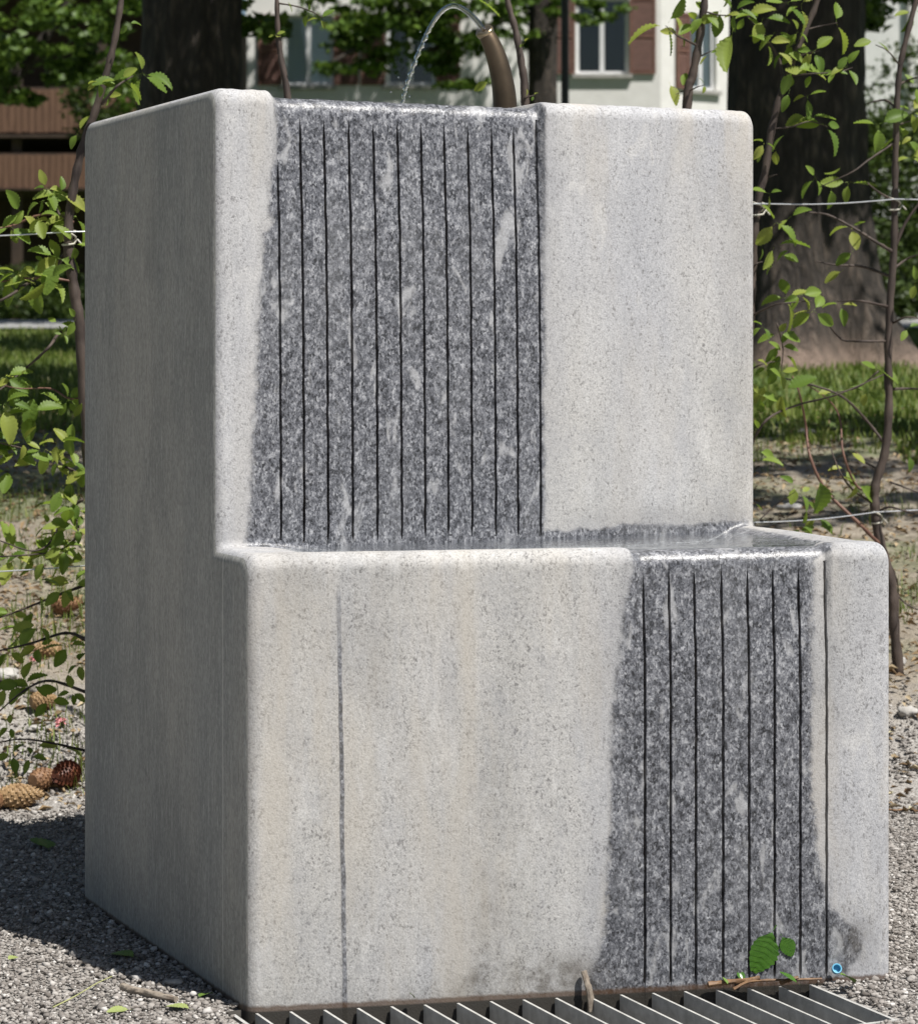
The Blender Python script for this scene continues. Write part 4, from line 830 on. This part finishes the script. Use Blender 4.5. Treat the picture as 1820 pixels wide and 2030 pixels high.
tree(-420, 0, 31.0, .22, .12, [((-8.6, 30, 8.2), (2.2, 2, 1.6)), ((-6.4, 33.4, 8.4), (2.2, 1.6, 1.3)), (P(80, 60, 31), (1.1, .9, .42)), (P(0, 40, 30), (.9, .8, .5)), (P(30, 150, 31), (.7, .6, .14)), (P(190, 20, 31), (.8, .7, .3)), (P(150, 110, 32), (.7, .6, .26)), (P(225, 140, 33), (.5, .5, .22)), (P(20, 195, 30.5), (.35, .5, .08)), (P(230, 60, 32), (.5, .5, .4)), (P(-150, 90, 30), (.9, .8, .6)), (P(250, 190, 34), (.35, .4, .12))],
     'bright green tree reaching over the timber balconies with a dark slanting limb', .13, 1.5, [([Vector((X_(-420, 31), 31, 3)), P(-120, 240, 31), P(30, 150, 31), P(100, 55, 31), P(180, -60, 31)], .13), ([Vector((X_(-420, 31), 31, 4)), Vector((-8, 30.4, 7.6)), Vector((-6.4, 33, 8.2))], .12)], height=6, seed=11)
# unseen tree added beyond the shaded side to block open sky from it
tree(-4300, 0, 6.0, .36, .14, [((-5.4, 6.2, 6.8), (2.8, 2.8, 1.8)), ((-4.6, 8.4, 5.0), (1.5, 1.5, 1.0)), ((-5.2, 3.6, 5.0), (1.7, 1.7, 1.1)), ((-6.6, 5.6, 4.0), (1.6, 1.8, 1.0))],
     'large leafy tree added outside the view to darken the shaded side', .20, 1.6, [([Vector((X_(-4300, 6), 6, 4)), Vector((-5.2, 6.2, 6.4))], .16), ([Vector((X_(-4300, 6), 6, 3.5)), Vector((-5.3, 4, 4.8))], .14)], height=7, seed=13)
# a tree standing out of the frame to the right, its crown shades the bank
tree(3050, 0, 10.6, .24, .12, [((.6, 9.6, 7.0), (1.2, 1.0, .7)), ((.3, 11.4, 6.8), (1.6, 1.4, .9)), ((-.9, 12.9, 7.0), (1.5, 1.3, .9)), ((.5, 13.9, 7.4), (1.6, 1.2, .9)), ((2.4, 12.2, 7.0), (1.1, .9, .45)), ((4.2, 9.9, 6.8), (1.7, .7, .4)), ((4.2, 8.5, 6.5), (1.4, .45, .35))],
     'slender tree outside the view whose crown shades the soil bank', .12, 1.5, [([Vector((X_(3050, 10.6), 10.6, 4.6)), Vector((3, 11.4, 6.4)), Vector((1.2, 11.4, 6.8)), Vector((-.8, 12.6, 6.9))], .10)], height=6.5, seed=9)
def shrub(x, y, Y, r, label, dens=260, ls=.09):
    c = P(x, y, Y); base = Vector((c.x, Y, gz(c.x, Y)))
    root = thing('shrub', base, label, 'shrub', 'shrubs beyond the lawn')
    C = blobs_pts([(c, r), (c+Vector((r[0]*.4, 0, -r[2]*.6)), (r[0]*.8, r[1]*.8, r[2]*.6))], 2.6, ls); C = C[C[:, 2] > base.z+.05]
    cards('foliage', C-np.array(base), rng.uniform(.7, 1.3, len(C))*ls, M['leaf_shrub'], '', '', flat=.4, asp=.6, parent=root)
    for k in range(3):
        a = random.uniform(0, 6.28); MB().tube([Vector((0, 0, -.05)), Vector((.1*math.cos(a), .1*math.sin(a), (c.z-base.z)*.6)), Vector((.4*math.cos(a), .3*math.sin(a), (c.z-base.z)))], [.03, .022, .01], 6).build('stem', M['bark'], root)
shrub(1790, 430, 29, (1.0, .9, 1.3), 'dense dark shrub beyond the right of the broad flaring trunk'); shrub(1830, 330, 32, (1.2, .9, 1.6), 'tall dark shrub under the pale far wall'); shrub(1720, 560, 27.6, (.55, .6, .7), 'low dark shrub tucked behind the flaring trunk')
shrub(-20, 590, 36, (1.3, .9, .6), 'low dark shrub under the timber balcony', 200); shrub(110, 600, 37, (1.2, .8, .5), 'low shaded shrub below the lower balcony boards', 200); shrub(215, 230, 36, (.6, .6, .9), 'shrub in front of the timber boards behind the left trunk', 200)

# ------------------------------------------------------------------ houses
def wall_open(x0, x1, z0, z1, ops, dep):
    """wall face in the plane y=0 with openings and their reveals"""
    xs = sorted({x0, x1, *[o[0] for o in ops], *[o[1] for o in ops]}); zs = sorted({z0, z1, *[o[2] for o in ops], *[o[3] for o in ops]})
    b = MB()
    for i in range(len(xs)-1):
        for j in range(len(zs)-1):
            cx, cz = (xs[i]+xs[i+1])/2, (zs[j]+zs[j+1])/2
            if any(o[0] < cx < o[1] and o[2] < cz < o[3] for o in ops): continue
            b.add([(xs[i], 0, zs[j]), (xs[i+1], 0, zs[j]), (xs[i+1], 0, zs[j+1]), (xs[i], 0, zs[j+1])], [(0, 1, 2, 3)])
    for (a, c, d, e_) in ops:
        b.add([(a, 0, d), (c, 0, d), (c, 0, e_), (a, 0, e_), (a, dep, d), (c, dep, d), (c, dep, e_), (a, dep, e_)], [(0, 4, 5, 1), (1, 5, 6, 2), (2, 6, 7, 3), (3, 7, 4, 0)])
    return b
def window(root, op, off, back, sh=(1, 1), rot=None):
    a, c, d, e_ = op; T = (lambda b: b)
    def bl(b, name, mat, par):
        V = np.array(b.V)
        if rot is not None: V = V@rot.T
        return mesh_obj(name, V+np.array(off), b.F, mat, par)
    fr = MB(); t = .07; y0, y1 = .10, .16
    fr.box((a, y0, d), (a+t, y1, e_)); fr.box((c-t, y0, d), (c, y1, e_)); fr.box((a+t, y0, d), (c-t, y1, d+t)); fr.box((a+t, y0, e_-t), (c-t, y1, e_)); m_ = (a+c)/2; fr.box((m_-t*.7, y0-.01, d+t), (m_+t*.7, y1-.004, e_-t))
    w_ = bl(fr, 'window', M['frame_white'], root)
    for (p, q) in ((a+t, m_-t*.7), (m_+t*.7, c-t)):
        g = MB(); g.box((p, .125, d+t), (q, .133, e_-t)); V = np.array(g.V); V = V@rot.T if rot is not None else V
        mesh_obj('pane', V+np.array(off), g.F, M['glass'], w_)
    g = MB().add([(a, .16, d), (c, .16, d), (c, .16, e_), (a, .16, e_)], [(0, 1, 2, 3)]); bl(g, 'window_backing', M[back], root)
    bl(MB().box((a-.08, -.10, d-.09), (c+.08, .05, d-.002)), 'sill', M['sill'], root)
    wd = (c-a)/2
    for k, s in enumerate(((a-wd-.02, a-.02), (c+.02, c+wd+.02))):
        if not sh[k]: continue
        f = MB(); f.box((s[0], -.065, d), (s[0]+.06, -.025, e_)); f.box((s[1]-.06, -.065, d), (s[1], -.025, e_)); f.box((s[0]+.06, -.065, e_-.07), (s[1]-.06, -.025, e_)); f.box((s[0]+.06, -.065, d), (s[1]-.06, -.025, d+.07)); f.box((s[0]+.06, -.065, (d+e_)/2-.04), (s[1]-.06, -.025, (d+e_)/2+.04)); f.box((s[0]+.05, -.03, d+.05), (s[1]-.05, -.02, e_-.05))
        sh_ = bl(f, 'shutter', M['shutter'], root)
        sl_ = MB(); zz = d+.10
        while zz < e_-.10:
            if abs(zz-(d+e_)/2) > .07: sl_.add([(s[0]+.06, -.058, zz), (s[1]-.06, -.058, zz), (s[1]-.06, -.032, zz+.045), (s[0]+.06, -.032, zz+.045)], [(0, 1, 2, 3)])
            zz += .05
        V = np.array(sl_.V); V = V@rot.T if rot is not None else V
        so_ = mesh_obj('slats', V+np.array(off), sl_.F, M['shutter'], sh_); so_['kind'] = 'stuff'
YH = 55.0; k_ = YH/FPX; hx = lambda x: (x-CX)*k_; hz = lambda y: EYE-(y-HZ)*k_
gz_h = gz(0, YH); house = thing('white_house', (0, YH, gz_h), 'white plastered house with red brown louvred shutters behind the trees', 'house')
ops = [(hx(562), hx(660), hz(168), hz(28)), (hx(766), hx(862), hz(168), hz(28)), (hx(1142), hx(1246), hz(146), hz(-6))]
ops2 = [(a, c, d-3.0, e_-3.0) for a, c, d, e_ in ops]; ops3 = [(a, c, d+3.0, e_+3.0) for a, c, d, e_ in ops]
allop = ops+ops3
zl_ = lambda L: [(a, c, d-gz_h, e_-gz_h) for a, c, d, e_ in L]
wall_open(hx(488), hx(1310), -.3, 12.5, zl_(allop), .20).build('wall', M['plaster'], house)
for i, o_ in enumerate(zl_(allop)): window(house, o_, (0, 0, 0), ['blue_backing', 'dark_room', 'dark_room'][i % 3])
an = R(33); rot = np.array([[math.cos(an), -math.sin(an), 0], [math.sin(an), math.cos(an), 0], [0, 0, 1]])
wing = wall_open(0, 7, -.3, 12.5, [(.78, 1.52, hz(172)-gz_h, hz(20)-gz_h), (.78, 1.52, hz(172)-gz_h+3, hz(20)-gz_h+3)], .2); wing.V = [tuple(rot@np.array(v)+np.array((hx(1310), 0, 0))) for v in wing.V]
wing.build('wall', M['plaster'], house)
for dz in (0, 3): window(house, (.78, 1.52, hz(172)-gz_h+dz, hz(20)-gz_h+dz), (hx(1310), 0, 0), 'blue_backing', (1, 0), rot)
rb = MB(); rb.add([(hx(488)-.5, -.6, 12.3), (hx(1310)+7, -.6, 12.3), (hx(1310)+7, 9, 16), (hx(488)-.5, 9, 16), (hx(488)-.5, -.6, 12.5), (hx(1310)+7, -.6, 12.5), (hx(1310)+7, 9, 16.2), (hx(488)-.5, 9, 16.2)], [(0, 1, 5, 4), (4, 5, 6, 7), (3, 2, 1, 0), (0, 4, 7, 3), (1, 2, 6, 5)])
rb.build('roof', M['shutter'], house)
sidew = MB().add([(hx(488), 0, -.3), (hx(488), 9, -.3), (hx(488), 9, 12.5), (hx(488), 0, 12.5)], [(0, 3, 2, 1)]); sidew.build('wall', M['plaster'], house)
Y2 = 47.0; k2 = Y2/FPX; h2 = thing('pale_house', (X_(1900, Y2), Y2, gz(0, Y2)), 'pale grey white house wall with a drainpipe beyond the right shrubs', 'house')
MB().box((X_(1690, Y2)-h2.location.x, 0, -.3), (X_(1803, Y2)-h2.location.x, 5, 11)).build('wall', M['plaster2'], h2)
MB().box((X_(1806, Y2)-h2.location.x, -.04, -.3), (X_(2250, Y2)-h2.location.x, 5, 11.02)).build('wall', M['plaster'], h2)
MB().tube([(X_(1800, Y2)-h2.location.x, -.08, -.2), (X_(1800, Y2)-h2.location.x, -.08, 10.8)], .05, 10).build('drainpipe', M['sill'], h2, smooth=True)
# timber house with two balconies
Y3 = 42.0; k3 = Y3/FPX; tx = lambda x: (x-CX)*k3; tz = lambda y: EYE-(y-HZ)*k3-gz(0, Y3)
th = thing('timber_house', (0, Y3, gz(0, Y3)), 'brown timber balconies with upright boards in front of a dark shaded house', 'house')
def boards(y0, y1, name):
    x = tx(-330); i = 0
    while x < tx(392):
        w_ = .112*random.uniform(.92, 1.04); d = random.uniform(0, .012)
        MB().box((x, -d, tz(y1)+random.uniform(-.01, .01)), (x+w_-.012, .03, tz(y0)+random.uniform(-.008, .008))).build('board', M['timber'], th); x += w_
boards(176, 262, 'board'); boards(306, 372, 'board')
MB().box((tx(-340), -.05, tz(272)), (tx(400), 3.2, tz(266))).build('balcony_floor', M['timber_dark'], th)
MB().box((tx(-340), -.06, tz(376)), (tx(400), 3.2, tz(373))).build('balcony_floor', M['timber_dark'], th)
MB().box((tx(-340), .05, tz(178)), (tx(400), .12, tz(171))).build('handrail', M['timber_dark'], th); MB().box((tx(-340), .05, tz(308)), (tx(400), .12, tz(301))).build('handrail', M['timber_dark'], th)
for x in (-330, -150, 20, 190, 360): MB().box((tx(x), .14, -.2), (tx(x)+.16, .30, tz(60))).build('post', M['timber_dark'], th)
MB().box((tx(-340), 3.2, -.3), (tx(400), 9, tz(-90))).build('wall', M['timber_dark'], th)
MB().add([(tx(-380), -.3, tz(-70)), (tx(440), -.3, tz(-70)), (tx(440), 9.5, tz(-420)), (tx(-380), 9.5, tz(-420)), (tx(-380), -.3, tz(-50)), (tx(440), -.3, tz(-50)), (tx(440), 9.5, tz(-400)), (tx(-380), 9.5, tz(-400))], [(3, 2, 1, 0), (4, 5, 6, 7), (0, 1, 5, 4), (1, 2, 6, 5), (3, 0, 4, 7)]).build('roof', M['timber_dark'], th)
# lamp post
lp = Vector((X_(1120, 27), 27, gz(0, 27))); lm = thing('lamp_post', lp, 'thin dark lamp post beside the slim tree before the white house', 'lamp post')
MB().tube([(0, 0, -.1), (0, 0, .9), (0, 0, 5.4)], [.055, .045, .036], 14).build('pole', M['post'], lm, smooth=True, sharp=40)
MB().tube([(0, 0, 5.4), (0, 0, 5.45), (0, 0, 5.75), (0, 0, 5.85)], [.06, .16, .20, .04], 16).build('lamp_head', M['post'], lm, smooth=True, sharp=40)
